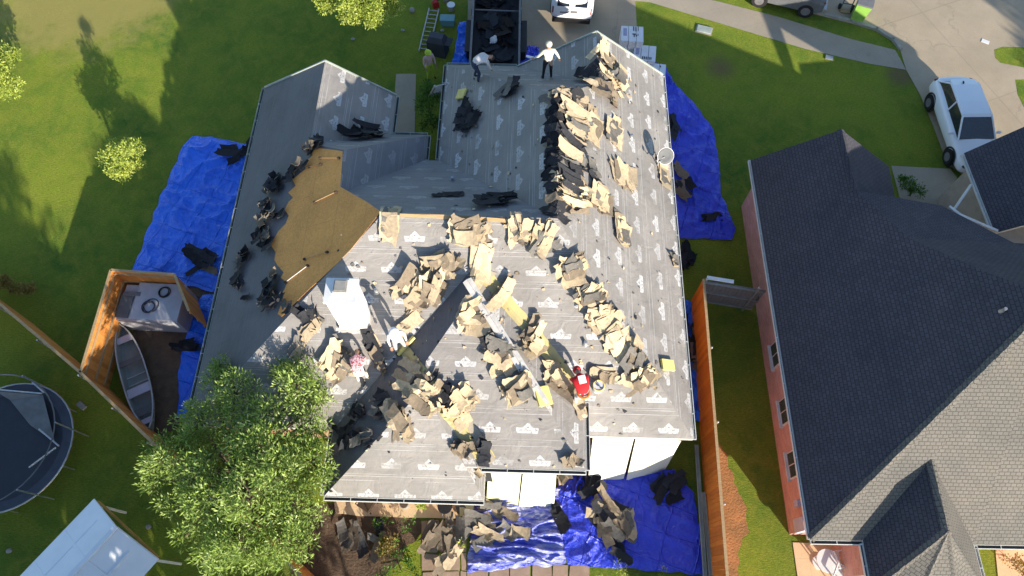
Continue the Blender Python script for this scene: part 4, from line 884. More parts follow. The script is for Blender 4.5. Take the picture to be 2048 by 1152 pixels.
# ------------------------------------------------------------------ tarps
def tarp(left,right,label,m,amp=0.06,freq=1.2,nx=70,ny=70,base=0.03,aniso=(1,1),seed=0,zfun=None,group='blue tarps spread round the house',ridged=1.0):
    def res(pl,n):
        pl=[P(*p) if len(p)==2 else P(p[0],p[1],p[2]) for p in pl]; L=[0]
        for a,b in zip(pl,pl[1:]): L.append(L[-1]+(b-a).length)
        out=[]
        for i in range(n+1):
            s=L[-1]*i/n; k=0
            while k<len(L)-2 and L[k+1]<s: k+=1
            t=(s-L[k])/max(1e-6,L[k+1]-L[k]); out.append(pl[k].lerp(pl[k+1],min(1,t)))
        return out
    l=res(left,ny); r=res(right,ny); bm=B(); rows=[]
    for j in range(ny+1):
        row=[]
        for i in range(nx+1):
            p=l[j].lerp(r[j],i/nx); q=Vector((p.x*freq*aniso[0]+seed,p.y*freq*aniso[1],seed*1.7))
            wob=noise.noise_vector(q*0.6)*0.8; q2=q+wob
            v=1-abs(noise.noise(q2))*3.2; v2=1-abs(noise.noise(q2*2.6+Vector((5,2,1))))*3.4; v3=noise.noise(q*4.7)
            z=base+amp*(max(0,v)**2*ridged+0.45*max(0,v2)**2+0.10*v3+0.3)
            e=min(i/nx,1-i/nx,j/ny,1-j/ny); ed=min(1,e*14); z=base+(z-base)*(0.25+0.75*ed)
            jx=noise.noise(Vector((p.x*2.1,p.y*2.1,seed)))*0.10*(1 if e<0.02 else 0); jy=noise.noise(Vector((p.x*2.3+9,p.y*2.1,seed)))*0.10*(1 if e<0.02 else 0)
            row.append(bm.verts.new((p.x+jx,p.y+jy,p.z+z)))
        rows.append(row)
    for j in range(ny):
        for i in range(nx): bm.faces.new((rows[j][i],rows[j][i+1],rows[j+1][i+1],rows[j+1][i]))
    return tag(build('tarp',bm,m,smooth=True),label,'tarp',group)
tarp([(385,272),(368,292),(350,335),(320,400),(290,480),(266,545)],[(500,290),(515,300),(500,380),(485,460),(470,540),(440,588)],'bright blue tarp on the lawn along the left eave',M['tarp'],0.10,1.0,80,110,seed=3)
tarp([(405,590),(385,640),(364,695),(359,760),(358,835)],[(450,590),(448,640),(440,700),(430,760),(420,835)],'narrow blue tarp strip between the boat and the left eave',M['tarp'],0.08,1.3,30,70,seed=8)
tarp([(1290,120),(1290,200),(1300,300),(1310,400),(1320,478)],[(1325,128),(1345,165),(1385,205),(1428,262),(1438,320),(1440,385),(1470,455),(1462,480)],'crumpled blue tarp on the front lawn along the right eave',M['tarp2'],0.13,1.1,80,110,seed=5)
tarp([(1365,600),(1368,700),(1380,835)],[(1392,610),(1396,700),(1412,850)],'blue tarp strip squeezed between right eave and orange fence',M['tarp'],0.10,1.5,24,70,seed=9)
tarp([(950,985),(946,1040),(940,1090),(934,1145)],[(1120,975),(1125,1040),(1130,1090),(1135,1128)],'pale shining wrinkled tarp at the back, left part',silvertarp(),0.17,1.25,110,90,aniso=(0.55,2.0),seed=14,ridged=1.2)
tarp([(1118,950),(1122,1040),(1128,1090),(1134,1130)],[(1345,935),(1385,985),(1402,1080),(1408,1148)],'smooth blue tarp at the back beside the right fence',M['tarp2'],0.08,0.8,110,90,base=0.06,seed=21)
tarp([(1150,945),(1135,965),(1120,990)],[(1160,945),(1172,975),(1165,1000)],'dark blue tarp fold standing up beside the projecting wall',M['tarp2'],0.25,2,20,20,base=0.12,seed=4)
tarp([(918,46),(912,90),(898,150)],[(948,46),(946,90),(946,150)],'blue tarp left of the dump trailer',M['tarp'],0.12,1.4,24,50,seed=6)
tarp([(1036,90),(1036,120),(1034,160)],[(1078,97),(1076,125),(1070,160)],'blue tarp right of the dump trailer',M['tarp2'],0.14,1.6,24,30,seed=7)
# ------------------------------------------------------------------ fences
def fence_line(name,pts,h,m,label,cat='fence',th=0.03,posts=True,zt=None,postside=1,cap=None,rails=True,uvdir=True):
    """pts: ground points (Vector). boards as one panel mesh per straight run, posts as children"""
    t=thing(name,label,cat,pts[0]); o0=pts[0]
    for i in range(len(pts)-1):
        a=pts[i]-o0; b=pts[i+1]-o0; d=b-a; L=d.length; n=int(L/0.14); bm=B(); uvl=bm.loops.layers.uv.verify(); ang=math.atan2(d.y,d.x); rg=random.Random(i+int(L*100))
        for k in range(n):
            c=a+d*((k+0.5)/n); hh=h+rg.uniform(-.015,.015); f0=len(bm.faces)
            box(bm,(c.x,c.y,hh/2),(L/n-0.008,th,hh),ang,ry=rg.uniform(-.004,.004))
            bm.faces.ensure_lookup_table()
            for f in bm.faces[f0:]:
                for l in f.loops: l[uvl].uv=((i*20+k+0.5)*0.14,l.vert.co.z)
        build('board_panel',bm,m,t)
        if rails:
            s=Vector((-d.y,d.x,0)).normalized()*postside
            bm=B()
            for z in (0.35,h*0.52,h-0.22): 
                c=(a+b)/2+s*(th/2+0.022); box(bm,(c.x,c.y,z),(L,0.04,0.09),ang)
            build('rail',bm,M['lumber'],t)
        if posts:
            s=Vector((-d.y,d.x,0)).normalized()*postside; k=max(1,round(L/2.4))
            for j in range(k+1):
                c=a+d*(j/k)+s*(th/2+0.09); bm=B(); cyl(bm,(c.x,c.y,0),(c.x,c.y,h-0.04),0.032,0.032,10); ball(bm,(c.x,c.y,h-0.03),0.04); build('post',bm,M['steel'],t)
        if cap:
            bm=B(); c=(a+b)/2; box(bm,(c.x,c.y,h+0.012),(L,0.09,0.025),ang); build('cap_rail',bm,M[cap],t)
    return t
fr=[P(1396,568,1.85),P(1450,1152,1.85)]; fr=[Vector((p.x,p.y,0)) for p in fr]; dd=(fr[1]-fr[0]); fr[1]=fr[0]+dd*1.25
fence_line('wood_fence',[Vector((6.80,10.75,0)),Vector((6.33,0.5,0)),Vector((6.2,-3,0))],1.9,M['fenceR'],'long orange stained fence between the stripped house and the right hand house','fence',postside=1,cap='lumber')
def gp(u,v,z=1.8): p=P(u,v,z); return Vector((p.x,p.y,0))
fence_line('wood_fence',[gp(-120,520,1.8),gp(0,608,1.8),gp(161,745,1.8),gp(300,880,1.8),gp(560,1110,1.8),gp(640,1190,1.8)],1.8,M['fence'],'long cedar fence running diagonally past the trampoline','fence',postside=-1,cap='lumber')
fence_line('wood_fence',[gp(161,745,1.8),gp(222,540,1.8),gp(349,549,1.8),gp(378,622,1.8)],1.8,M['fence'],'cedar fence round the small yard with the boat','fence',postside=-1,posts=False,cap='lumber')
# gate between fence and neighbour
g0=Vector((6.85,10.75,0)); g1=Vector((9.0,10.35,0)); gd=g1-g0; ga=math.atan2(gd.y,gd.x); L=gd.length
t=thing('yard_gate','grey boarded gate closing the gap to the right hand house','gate',g0,ga)
bm=B()
for k in range(15): box(bm,((k+.5)*L/15,0,0.92),(L/15-0.012,0.02,1.75),0)
build('board_panel',bm,M['greysteel'],t)
for z in (0.2,0.95,1.7):
    bm=B(); box(bm,(L/2,-0.035,z),(L,0.04,0.07)); build('rail',bm,M['steel'],t)
for x in (0.05,L-0.3): bm=B(); cyl(bm,(x,-0.04,0),(x,-0.04,1.95),0.04,0.04,10); ball(bm,(x,-0.04,1.97),0.055); build('post',bm,M['steel'],t)
bm=B(); tube(bm,[(L-0.12,-0.06,1.1),(L-0.12,-0.12,1.15),(L-0.12,-0.12,1.3),(L-0.12,-0.06,1.35)],0.015); build('handle',bm,M['black'],t)
bm=B(); box(bm,(0.55,0.10,1.86),(0.95,0.14,0.035),bev=0.005); build('top_board',bm,M['white'],t)
# long pale gutter lengths lying by the fence
for a_,b_,lb in (((1392,890),(1412,1190),'pale metal gutter length lying beside the back tarp'),((1406,985),(1424,1190),'second pale gutter length, closer to the orange fence')):
    p=P(*a_,0.25);q=P(*b_,0.25); bm=B(); d=q-p; box(bm,(0,0,0),(d.length,0.10,0.015),0); box(bm,(0,0.05,0.04),(d.length,0.014,0.09),0); box(bm,(0,-0.05,0.04),(d.length,0.014,0.09),0)
    for k in range(8): box(bm,(-d.length/2+(k+.5)*d.length/8,0,0.085),(0.02,0.11,0.01))
    o=build('gutter_length',bm,M['gutter']); o.location=(p+q)/2; o.rotation_euler=(0,0,math.atan2(d.y,d.x)); tag(o,lb,'gutter','gutter lengths by the fence')
# ------------------------------------------------------------------ foliage
def leaves(bm,cl,center,rad,n,size,rng,up=0.5,shade=(0,1),elong=2.2):
    for _ in range(n):
        d=Vector((rng.gauss(0,1),rng.gauss(0,1),rng.gauss(0,1)));
        if d.length<1e-3: continue
        d.normalize(); rr=rng.random()**0.45; p=Vector(center)+Vector((d.x*rad[0],d.y*rad[1],d.z*rad[2]))*rr
        ax=(d+Vector((rng.gauss(0,.5),rng.gauss(0,.5),rng.gauss(0,.5)+up))).normalized(); sd_=ax.cross(Vector((rng.gauss(0,1),rng.gauss(0,1),rng.gauss(0,1)))).normalized()
        s=size*rng.uniform(.6,1.35); wd=s/elong
        a=bm.verts.new(p); b=bm.verts.new(p+ax*s*0.5+sd_*wd*0.5); c=bm.verts.new(p+ax*s); e=bm.verts.new(p+ax*s*0.5-sd_*wd*0.5)
        f=bm.faces.new((a,b,c,e)); k=rng.uniform(*shade)
        for l in f.loops: l[cl]=(k,k,k,1)
def tree(name,label,base,lobes,n,size,leaf,cat='tree',trunk_r=0.14,seed=1,tuft=0.34,up=0.6,group=None,elong=2.6,dens=3.4):
    """lobes: (Vector centre, radius xyz). Each lobe is filled by small tufts on limbs from the trunk"""
    rng=random.Random(seed); base=Vector(base); t=thing(name,label,cat,base,0,group)
    bm=B(); cl=bm.loops.layers.float_color.new('tint'); wood=B()
    topz=max(l[0].z for l in lobes); ctr=sum((l[0] for l in lobes),Vector((0,0,0)))/len(lobes)
    fork=Vector((base.x*0.6+ctr.x*0.4,base.y*0.6+ctr.y*0.4,topz*0.40))
    cyl(wood,(0,0,0),fork-base,trunk_r,trunk_r*0.72,10)
    for c,r in lobes:
        c=c.copy(); mid=(fork+c)/2+Vector((rng.uniform(-.2,.2),rng.uniform(-.2,.2),-0.15*r[2])); cyl(wood,fork-base,mid-base,trunk_r*0.5,trunk_r*0.32,7); cyl(wood,mid-base,c-base,trunk_r*0.32,trunk_r*0.12,6)
        m=max(14,int(dens*n*(r[0]*r[1]*r[2])**0.667))
        for i in range(m):
            d=Vector((rng.gauss(0,1),rng.gauss(0,1),rng.gauss(0,1)+0.25)).normalized(); q=rng.uniform(0.5,1.08)
            p=c+Vector((d.x*r[0],d.y*r[1],d.z*r[2]))*q
            if p.z<0.3: continue
            k=rng.uniform(0,0.6)**1.4; ts=tuft*rng.uniform(.7,1.3)
            leaves(bm,cl,p-base,(ts,ts,ts*0.8),30,size,rng,up,(k,min(1,k+0.5)),elong)
            if i%3==0: cyl(wood,c-base,p-base,trunk_r*0.08,trunk_r*0.03,4)
    build('crown',bm,leaf,t,recalc=False); build('trunk',wood,M['bark'],t); return t
def lobe(u,v,z,rpx,rz=None):
    p=P(u,v,z); s=(CAMH-z)/1384*0.97; r=rpx*s; return (p,(r,r,rz or r*0.75))
tree('leafy_tree','big light green tree overhanging the back left corner of the stripped house',P(470,985,0),
  [lobe(598,775,4.3,52),lobe(590,735,4.0,30),lobe(470,790,4.4,52),lobe(430,760,4.0,22),lobe(530,830,4.4,40),lobe(620,840,4.0,32),lobe(400,845,3.9,50),lobe(620,885,3.9,36),lobe(520,900,4.9,55),lobe(480,865,4.4,40),lobe(595,885,4.2,36),lobe(640,800,3.7,20),lobe(332,925,3.5,52),lobe(400,940,4.4,55),lobe(560,930,4.6,50),lobe(625,925,4.1,42),lobe(500,985,5.2,62),
   lobe(420,1010,4.5,55),lobe(590,1010,4.5,58),lobe(470,1085,4.5,60),lobe(570,1080,4.2,58),lobe(425,1115,3.8,40),lobe(520,1120,4.0,35),lobe(640,960,3.9,28),lobe(300,960,3.3,18),lobe(345,1010,3.4,22),lobe(375,1070,3.4,24),lobe(560,740,3.8,16),lobe(440,735,3.8,12)],44,0.14,M['leafA'],trunk_r=0.2,seed=4,tuft=0.22,up=0.9,elong=4.0,dens=3.3)
tree('young_tree','small pale green tree standing alone on the left lawn',P(243,338,0),[lobe(225,315,1.7,30),lobe(262,300,1.9,28),lobe(245,340,1.7,32),lobe(228,290,1.5,16),lobe(272,330,1.5,20),lobe(243,310,2.6,26),lobe(250,300,3.2,14)],70,0.10,M['leafB'],trunk_r=0.06,seed=5,tuft=0.13,up=0.5)
tree('leafy_tree','round yellow green tree at the top edge above the lawn',P(715,40,0),[lobe(655,0,2.6,36),lobe(700,18,3.0,42),lobe(745,30,2.8,38),lobe(785,8,2.6,34),lobe(720,-40,3.4,60),lobe(780,-50,3.0,45),lobe(650,-50,3.0,45)],75,0.11,M['leafB'],trunk_r=0.12,seed=6,tuft=0.17,up=0.5)
tree('shrub','dark green shrub beside the front path and shaded wing',P(862,250,0),[lobe(855,180,1.0,24),lobe(850,210,1.1,24),lobe(862,245,0.9,26),lobe(870,190,0.8,18)],60,0.10,M['leafC'],'shrub',0.03,7,0.14)
tree('shrub','bright green shrub by the right hand house path',P(1820,392,0),[lobe(1815,372,0.7,20),lobe(1835,385,0.6,18),lobe(1808,360,0.6,10)],60,0.09,M['leafC'],'shrub',0.03,8,0.12)
tree('shrub','yellow brown shrub near the left edge above the cedar fence',P(20,585,0),[lobe(15,572,0.6,16),lobe(42,578,0.5,14),lobe(62,576,0.4,10),lobe(8,560,0.8,8)],70,0.09,M['leafD'],'shrub',0.03,9,0.11)
tree('leafy_tree','bright green tree cut by the left edge of the lawn',P(-10,190,0),[lobe(0,120,1.6,40),lobe(10,170,1.4,38),lobe(25,110,1.2,16),lobe(-30,150,2.4,50)],60,0.11,M['leafB'],trunk_r=0.08,seed=10,tuft=0.16)
tree('shrub','low green plants in the flower bed by the porch slab',P(780,1050,0),[lobe(770,1048,0.2,22,0.2),lobe(815,1046,0.2,22,0.2),lobe(778,1090,0.25,20,0.25)],90,0.09,M['leafC'],'shrub',0.02,11,0.10)
tree('shrub','yellowish plant in the middle of the flower bed',P(775,1095,0),[lobe(775,1092,0.3,20,0.3),lobe(765,1110,0.2,15,0.2)],90,0.09,M['leafD'],'shrub',0.02,12,0.10)
tree('shrub','green plants at the bottom of the flower bed',P(800,1135,0),[lobe(810,1130,0.25,28,0.25),lobe(770,1148,0.25,24,0.25),lobe(835,1150,0.2,20,0.2)],90,0.09,M['leafC'],'shrub',0.02,13,0.10)
tree('shrub','green tuft between the flagstones and the back tarp',P(922,1090,0),[lobe(922,1085,0.2,12,0.2),lobe(918,1110,0.15,8,0.15)],90,0.08,M['leafB'],'shrub',0.02,14,0.09)
tree('shrub','green plants below the back tarp at the bottom edge',P(1240,1140,0),[lobe(1200,1142,0.2,16,0.18),lobe(1245,1140,0.2,18,0.18),lobe(1320,1146,0.2,14,0.15)],90,0.08,M['leafB'],'shrub',0.02,15,0.09)
# unseen trees added south of the view to throw shade over the back left yard
def offtree(x,y,h,r,seed,label):
    c=[(Vector((x,y,h-r*.8)),(r,r,r*.8)),(Vector((x+r*.6,y+r*.3,h-r*1.4)),(r*.8,r*.8,r*.7)),(Vector((x-r*.7,y-r*.2,h-r*1.3)),(r*.8,r*.8,r*.7)),(Vector((x,y,h-r*2)),(r*.9,r*.9,r*.8))]
    tree('leafy_tree',label,(x,y,0),c,7,0.30,M['leafA'],trunk_r=0.22,seed=seed,tuft=0.45,elong=2)
offtree(-8.5,-7.5,8.5,2.6,31,'unseen tree added behind the white canopy to shade the yard')
offtree(-2.3,-9.5,7.0,2.2,32,'unseen tree added for shade south of the big light green tree')
offtree(40,3,9.5,3.2,34,'tall tree across the street east of the white hatchback')
offtree(43,10,9.0,3.0,35,'second tree across the street east of the white hatchback')
offtree(-13.5,-5.0,7.0,2.4,33,'unseen tree added for shade south of the trampoline')
# ------------------------------------------------------------------ vehicles
def wheel(parent,c,r,wd,axis,rz=0):
    ax=Vector((math.cos(rz),math.sin(rz),0)); c=Vector(c); bm=B(); cyl(bm,c-ax*wd/2,c+ax*wd/2,r,r,22); es=[e for e in bm.edges if len(e.link_faces)==2 and e.calc_face_angle(0)>1]; bmesh.ops.bevel(bm,geom=es,offset=0.03,segments=2,affect='EDGES')
    wb=empty('wheel',(0,0,0)); wb.parent=parent; build('tyre',bm,M['rubber'],wb,smooth=False)
    bm=B(); cyl(bm,c-ax*(wd/2+.01),c+ax*(wd/2+.01),r*0.55,r*0.55,18)
    for k in range(5):
        a=k*2*math.pi/5; 
    build('rim',bm,M['greysteel'],wb); return wb
def loft(bm,secs,mi=0,cap=True):
    rings=[[bm.verts.new(p) for p in s] for s in secs]; n=len(rings[0])
    for a,b in zip(rings,rings[1:]):
        for i in range(n):
            f=bm.faces.new((a[i],a[(i+1)%n],b[(i+1)%n],b[i])); f.material_index=mi
    if cap: bm.faces.new(rings[0][::-1]).material_index=mi; bm.faces.new(rings[-1]).material_index=mi
    return rings
def ring(y,wb,wm,wt,zb,zm,zt):
    return [(-wb,y,zb),(-wm,y,zb+(zm-zb)*.45),(-wm*.985,y,zm),(-wt,y,zt),(0,y,zt+0.03),(wt,y,zt),(wm*.985,y,zm),(wm,y,zb+(zm-zb)*.45),(wb,y,zb),(0,y,zb)]
def car(name,label,loc,rz,Lh=2.3):
    """front towards +y"""
    t=thing(name,label,'car',loc,rz)
    bm=B(); loft(bm,[ring(-2.30,.70,.74,.60,.42,.80,.98),ring(-2.18,.80,.86,.74,.30,.86,1.08),ring(-1.5,.84,.93,.80,.26,.90,1.12),ring(0,.84,.94,.80,.24,.88,1.02),ring(.75,.84,.93,.80,.25,.86,1.00),ring(1.6,.84,.90,.74,.26,.78,.90),ring(2.1,.80,.84,.62,.28,.68,.78),ring(2.32,.64,.66,.48,.36,.55,.62)])
    o=build('body',bm,M['carwhite'],t,smooth=True); md=o.modifiers.new('s','SUBSURF'); md.levels=2; md.render_levels=2
    # greenhouse: glass volume + roof skin + pillars
    def gr(y,w0,w1,z0,z1): return [(-w0,y,z0),(-w1,y,z1),(w1,y,z1),(w0,y,z0)]
    bm=B(); rg=[bm.verts.new(p) for p in [(-.72,-2.02,1.02),(.72,-2.02,1.02),(.76,1.02,.98),(-.76,1.02,.98)]]; tp=[bm.verts.new(p) for p in [(-.56,-1.55,1.43),(.56,-1.55,1.43),(.58,.15,1.46),(-.58,.15,1.46)]]
    bm.faces.new(rg[::-1]); bm.faces.new(tp)
    for i in range(4): bm.faces.new((rg[i],rg[(i+1)%4],tp[(i+1)%4],tp[i]))
    build('windows',bm,M['carglass'],t)
    bm=B(); loft(bm,[[(-.50,-1.78,1.36),(-.50,-1.78,1.385),(.50,-1.78,1.385),(.50,-1.78,1.36)],[(-.60,-1.4,1.42),(-.57,-1.4,1.475),(.57,-1.4,1.475),(.60,-1.4,1.42)],[(-.61,-.5,1.44),(-.57,-.5,1.51),(.57,-.5,1.51),(.61,-.5,1.44)],[(-.60,.12,1.44),(-.56,.12,1.485),(.56,.12,1.485),(.60,.12,1.44)],[(-.60,.24,1.40),(-.58,.24,1.42),(.58,.24,1.42),(.60,.24,1.40)]])
    build('roof',bm,M['carwhite'],t)
    for s_ in (-1,1):
        bm=B()
        for a,b in (((s_*.77,1.06,.98),(s_*.60,.2,1.45)),((s_*.60,.2,1.45),(s_*.58,-1.5,1.44)),((s_*.58,-1.5,1.43),(s_*.74,-2.0,1.02)),((s_*.78,-.45,1.0),(s_*.60,-.55,1.45))): cyl(bm,a,b,0.035,0.035,6)
        build('pillar',bm,M['carwhite'],t)
    for sx in (-1,1):
        for y in (-1.42,1.42):
            wheel(t,(sx*.84,y,.34),.34,.24,0)
            bm=B(); torus(bm,(0,0,0),.385,.045,20,6); 
            for v in bm.verts: x,y_,z=v.co; v.co=(sx*.90+z*0.6,y+x,max(.05,.36+y_))
            build('wheel_arch',bm,M['blackpl'],t)
        bm=B(); ball(bm,(sx*1.0,.72,1.02),.11,(1,.6,.6)); box(bm,(sx*.9,.75,1.0),(.16,.04,.03)); build('mirror',bm,M['carwhite'],t)
        bm=B(); ball(bm,(sx*.60,2.14,.66),.15,(1,.7,.35)); build('headlight',bm,M['glass'],t)
        bm=B(); ball(bm,(sx*.68,-2.16,.92),.15,(1,.5,.5)); build('tail_lamp',bm,M['lamp'],t)
    bm=B(); box(bm,(0,2.30,.47),(.9,.06,.16),bev=.02); build('grille',bm,M['blackpl'],t)
    bm=B(); ball(bm,(0.1,-1.5,1.50),.05,(.5,1.6,1)); build('antenna',bm,M['blackpl'],t)
    return t
p0=P(1900,190,0.6); p1=P(1945,325,0.5); d=p1-p0
car('parked_car','white hatchback parked on the drive of the right hand house',(((p0+p1)/2).x+0.1,((p0+p1)/2).y+0.1,0.02),math.atan2(d.y,d.x)-math.pi/2)
# van (rear towards the camera)
t=thing('van','white van seen from behind at the top of the driveway','van',P(1143,46,0.4)*Vector((1,1,0)) if False else Vector((P(1143,46,.4).x+.25,P(1143,46,.4).y+2.72,0.01)),R(-6))
bm=B(); loft(bm,[ring(-2.7,.86,.92,.74,.45,1.1,1.86),ring(-2.6,.92,.98,.82,.38,1.15,1.93),ring(-1,.94,1.0,.84,.35,1.2,1.96),ring(1.2,.94,1.0,.82,.35,1.15,1.90),ring(1.9,.92,.96,.78,.36,1.0,1.15),ring(2.6,.80,.84,.6,.38,.8,.95)])
o=build('body',bm,M['carwhite'],t,smooth=True); md=o.modifiers.new('s','SUBSURF'); md.levels=2; md.render_levels=2
bm=B()
for s_ in (-1,1): box(bm,(s_*.40,-2.60,1.50),(.56,.16,.46),rx=R(-8),bev=.03)
build('rear_window',bm,M['carglass'],t)
bm=B(); box(bm,(0,-2.66,.52),(1.75,.22,.24),bev=.05); build('bumper',bm,M['blackpl'],t)
for s_ in (-1,1):
    bm=B(); box(bm,(s_*.83,-2.60,1.02),(.13,.12,.36),bev=.03); build('tail_lamp',bm,M['lamp'],t)
    for y in (-1.7,1.7): wheel(t,(s_*.88,y,.35),.35,.24,0)
bm=B(); box(bm,(-.35,-2.70,.95),(.36,.03,.05)); box(bm,(.1,-2.70,1.0),(.30,.02,.13)); build('badge',bm,M['greysteel'],t)
# dump trailer
bl=P(940,132,1.25); br_=P(1038,136,1.25); wd=(br_-bl).length
t=thing('dump_trailer','black open dump trailer backed up to the front eave','trailer',((bl+br_)/2).xy.to_3d()+Vector((0,0,0.01)),R(-1.0)); Lt=5.6
bm=B(); box(bm,(0,Lt/2-.3,.62),(wd-.06,Lt,.06)); 
build('floor',bm,M['black'],t)
for s_ in (-1,1):
    bm=B(); box(bm,(s_*wd/2,Lt/2-.3,.95),(.05,Lt,.66)); 
    for k in range(7): box(bm,(s_*(wd/2+.04),-.2+k*.88,.93),(.05,.07,.6))
    build('side_wall',bm,M['black'],t)
    bm=B(); box(bm,(s_*wd/2,Lt/2-.3,1.31),(.09,Lt,.06)); build('top_rail',bm,M['greysteel'],t)
    bm=B(); box(bm,(s_*(wd/2+.18),2.2,.80),(.30,1.9,.05),bev=.02); build('mudguard',bm,M['black'],t)
    for y in (1.75,2.65): wheel(t,(s_*(wd/2+.16),y,.36),.36,.22,0)
    bm=B(); box(bm,(s_*(wd/2+.06),3.2 if s_<0 else 2.7,1.2),(.04,.3,.12)); build('tie_hook',bm,M['blackpl'],t)
bm=B(); box(bm,(0,-.32,.95),(wd,.05,.66)); build('tailgate',bm,M['black'],t)
for y in (3.55,4.6): 
    bm=B(); box(bm,(0,y,1.28 if y>4 else 1.0),(wd-.08,.05,.05),ry=R(2)); build('cross_bar',bm,M['greysteel'],t)
bm=B(); box(bm,(0,5.3,.95),(wd,.05,.7)); box(bm,(.1,5.8,.9),(.5,.5,.4)); box(bm,(0,6.6,.45),(.12,1.8,.12)); build('hitch',bm,M['black'],t)
# debris load inside
rng=random.Random(8); bm=B(); cl=bm.loops.layers.float_color.new('tint'); old=zs; zs=lambda x,y:0.66
ow=t.matrix_basis
for i in range(60):
    put_sheet(bm,rng.uniform(-wd/2+.45,wd/2-.45),rng.uniform(0.1,4.6),rng.uniform(0,6.3),0.7,.33,rng.uniform(0,.22),rng.uniform(-.3,.4),0.03,rng.choices((BLK,DRK,(0.03,0.022,0.018)),(5,3,2))[0],rng=rng)
zs=old
tag(build('debris_load',bm,M['shing'],t,recalc=False))
o=bpy.data.objects['debris_load']; o.parent=None; o.location=t.location; o.rotation_euler=t.rotation_euler; tag(o,'black torn roofing lying inside the dump trailer','torn shingles')
bm=B(); ball(bm,(0,0,0),.17,(1,1.2,.5)); ball(bm,(.06,.16,.02),.09,(1,1,.6)); ball(bm,(-.13,-.16,0),.04); o=build('plastic_bag',bm,M['whitecl'],smooth=True); pp=P(987,80,1.0); o.location=pp; tag(o,'crumpled white bag in the dump trailer','bag')
# pickup at the kerb
pp=P(1640,8,0); t=thing('pickup_truck','silver pickup truck at the kerb, cut by the top edge','truck',Vector((P(1635,30,.2).x-.1,P(1635,30,.2).y+.86,0.02)),R(-18))
bm=B()
def ringx(x,w,zb,zm,zt,wt): return [(x,-w,zb),(x,-w,zm),(x,-wt,zt),(x,wt,zt),(x,w,zm),(x,w,zb)]
loft(bm,[ringx(-3.0,.88,.45,.8,.98,.84),ringx(-2.9,.95,.38,.9,1.02,.9),ringx(-.5,.97,.36,.92,1.04,.92),ringx(.2,.96,.38,.9,1.05,.9),ringx(.45,.88,.48,.8,.95,.8)])
o=build('body',bm,M['greyfab'],t,smooth=False)
bm=B(); box(bm,(-.55,0,1.03),(1.5,1.5,.12)); build('bed_cover',bm,M['black'],t)
bm=B(); loft(bm,[ringx(-2.7,.80,1.0,1.02,1.04,.78),ringx(-2.35,.80,1.0,1.45,1.60,.68),ringx(-1.55,.80,1.0,1.45,1.62,.68),ringx(-1.35,.80,1.0,1.02,1.04,.78)]); build('cab_windows',bm,M['carglass'],t)
bm=B(); box(bm,(-1.95,0,1.63),(.95,1.38,.05),bev=.02); build('cab_roof',bm,M['greyfab'],t)
for y in (-.86,.86):
    for x in (-.25,-2.4): wheel(t,(x,y,.38),.38,.26,0,R(90))
bm=B(); box(bm,(.52,0,.52),(.18,1.7,.2),bev=.04); build('bumper',bm,M['steel'],t)
for y in (-.8,.8): bm=B(); box(bm,(.40,y,.82),(.12,.1,.26),bev=.02); build('tail_lamp',bm,M['lamp'],t)
pp=P(1712,38,0); t=thing('wheelie_bin','lime green fronted bin with dark lid at the kerb','bin',pp,R(-22))
bm=B(); loft(bm,[[(-.26,-.26,.05),(.26,-.26,.05),(.26,.3,.05),(-.26,.3,.05)],[(-.33,-.36,1.02),(.33,-.36,1.02),(.33,.38,1.02),(-.33,.38,1.02)]]); build('body',bm,M['green'],t)
bm=B(); box(bm,(0,.02,1.06),(.72,.82,.07),bev=.02); build('lid',bm,M['greysteel'],t)
for s_ in (-1,1): bm=B(); cyl(bm,(s_*.3,.34,.12),(s_*.36,.34,.12),.13,.13,14); build('wheel',bm,M['rubber'],t)
pp=P(1690,20,0); t=thing('folding_dolly','dark metal hand truck between the pickup and the green bin','hand truck',pp,R(-10))
bm=B()
for s_ in (-1,1): tube(bm,[(s_*.22,0,.1),(s_*.22,.25,1.1)],.03)
for z in (.3,.6,.9): tube(bm,[(-.22,z*.25,z),(.22,z*.25,z)],.025)
build('frame',bm,M['greysteel'],t); bm=B(); box(bm,(0,-.12,.06),(.5,.26,.03)); build('toe_plate',bm,M['lumber'],t)
for s_ in (-1,1): bm=B(); cyl(bm,(s_*.26,.05,.14),(s_*.34,.05,.14),.13,.13,14); build('wheel',bm,M['rubber'],t)
# ------------------------------------------------------------------ yard things, front
def ladder(name,label,p,q,wd,m,rungs=9):
    p=Vector(p);q=Vector(q);d=q-p;L=d.length; t=thing(name,label,'ladder',p); R_=d.to_track_quat('Y','Z').to_matrix().to_4x4()
    t.matrix_world=Matrix.Translation(p)@R_
    for s_ in (-1,1): bm=B(); box(bm,(s_*wd/2,L/2,0),(.05,L,.09)); build('rail',bm,m,t)
    for k in range(rungs): bm=B(); cyl(bm,(-wd/2,(k+.6)*L/rungs,0),(wd/2,(k+.6)*L/rungs,0),.022,.022,8); build('rung',bm,m,t)
    return t
ladder('ladder','aluminium ladder lying on the lawn near the front path',P(848,103,.06),P(868,18,.08),.46,M['silver'],10)
ladder('ladder','aluminium ladder leaning on the shaded wing by the dark shrub',P(872,192,0.0)+Vector((-.1,0,0)),P(884,165,3.05)+Vector((-.05,-.2,.1)),.42,M['silver'],9)
def simple_thing(name,label,cat,loc,rz,parts,group=None):
    t=thing(name,label,cat,loc,rz,group)
    for nm,fn,m in parts: bm=B(); fn(bm); build(nm,bm,m,t)
    return t
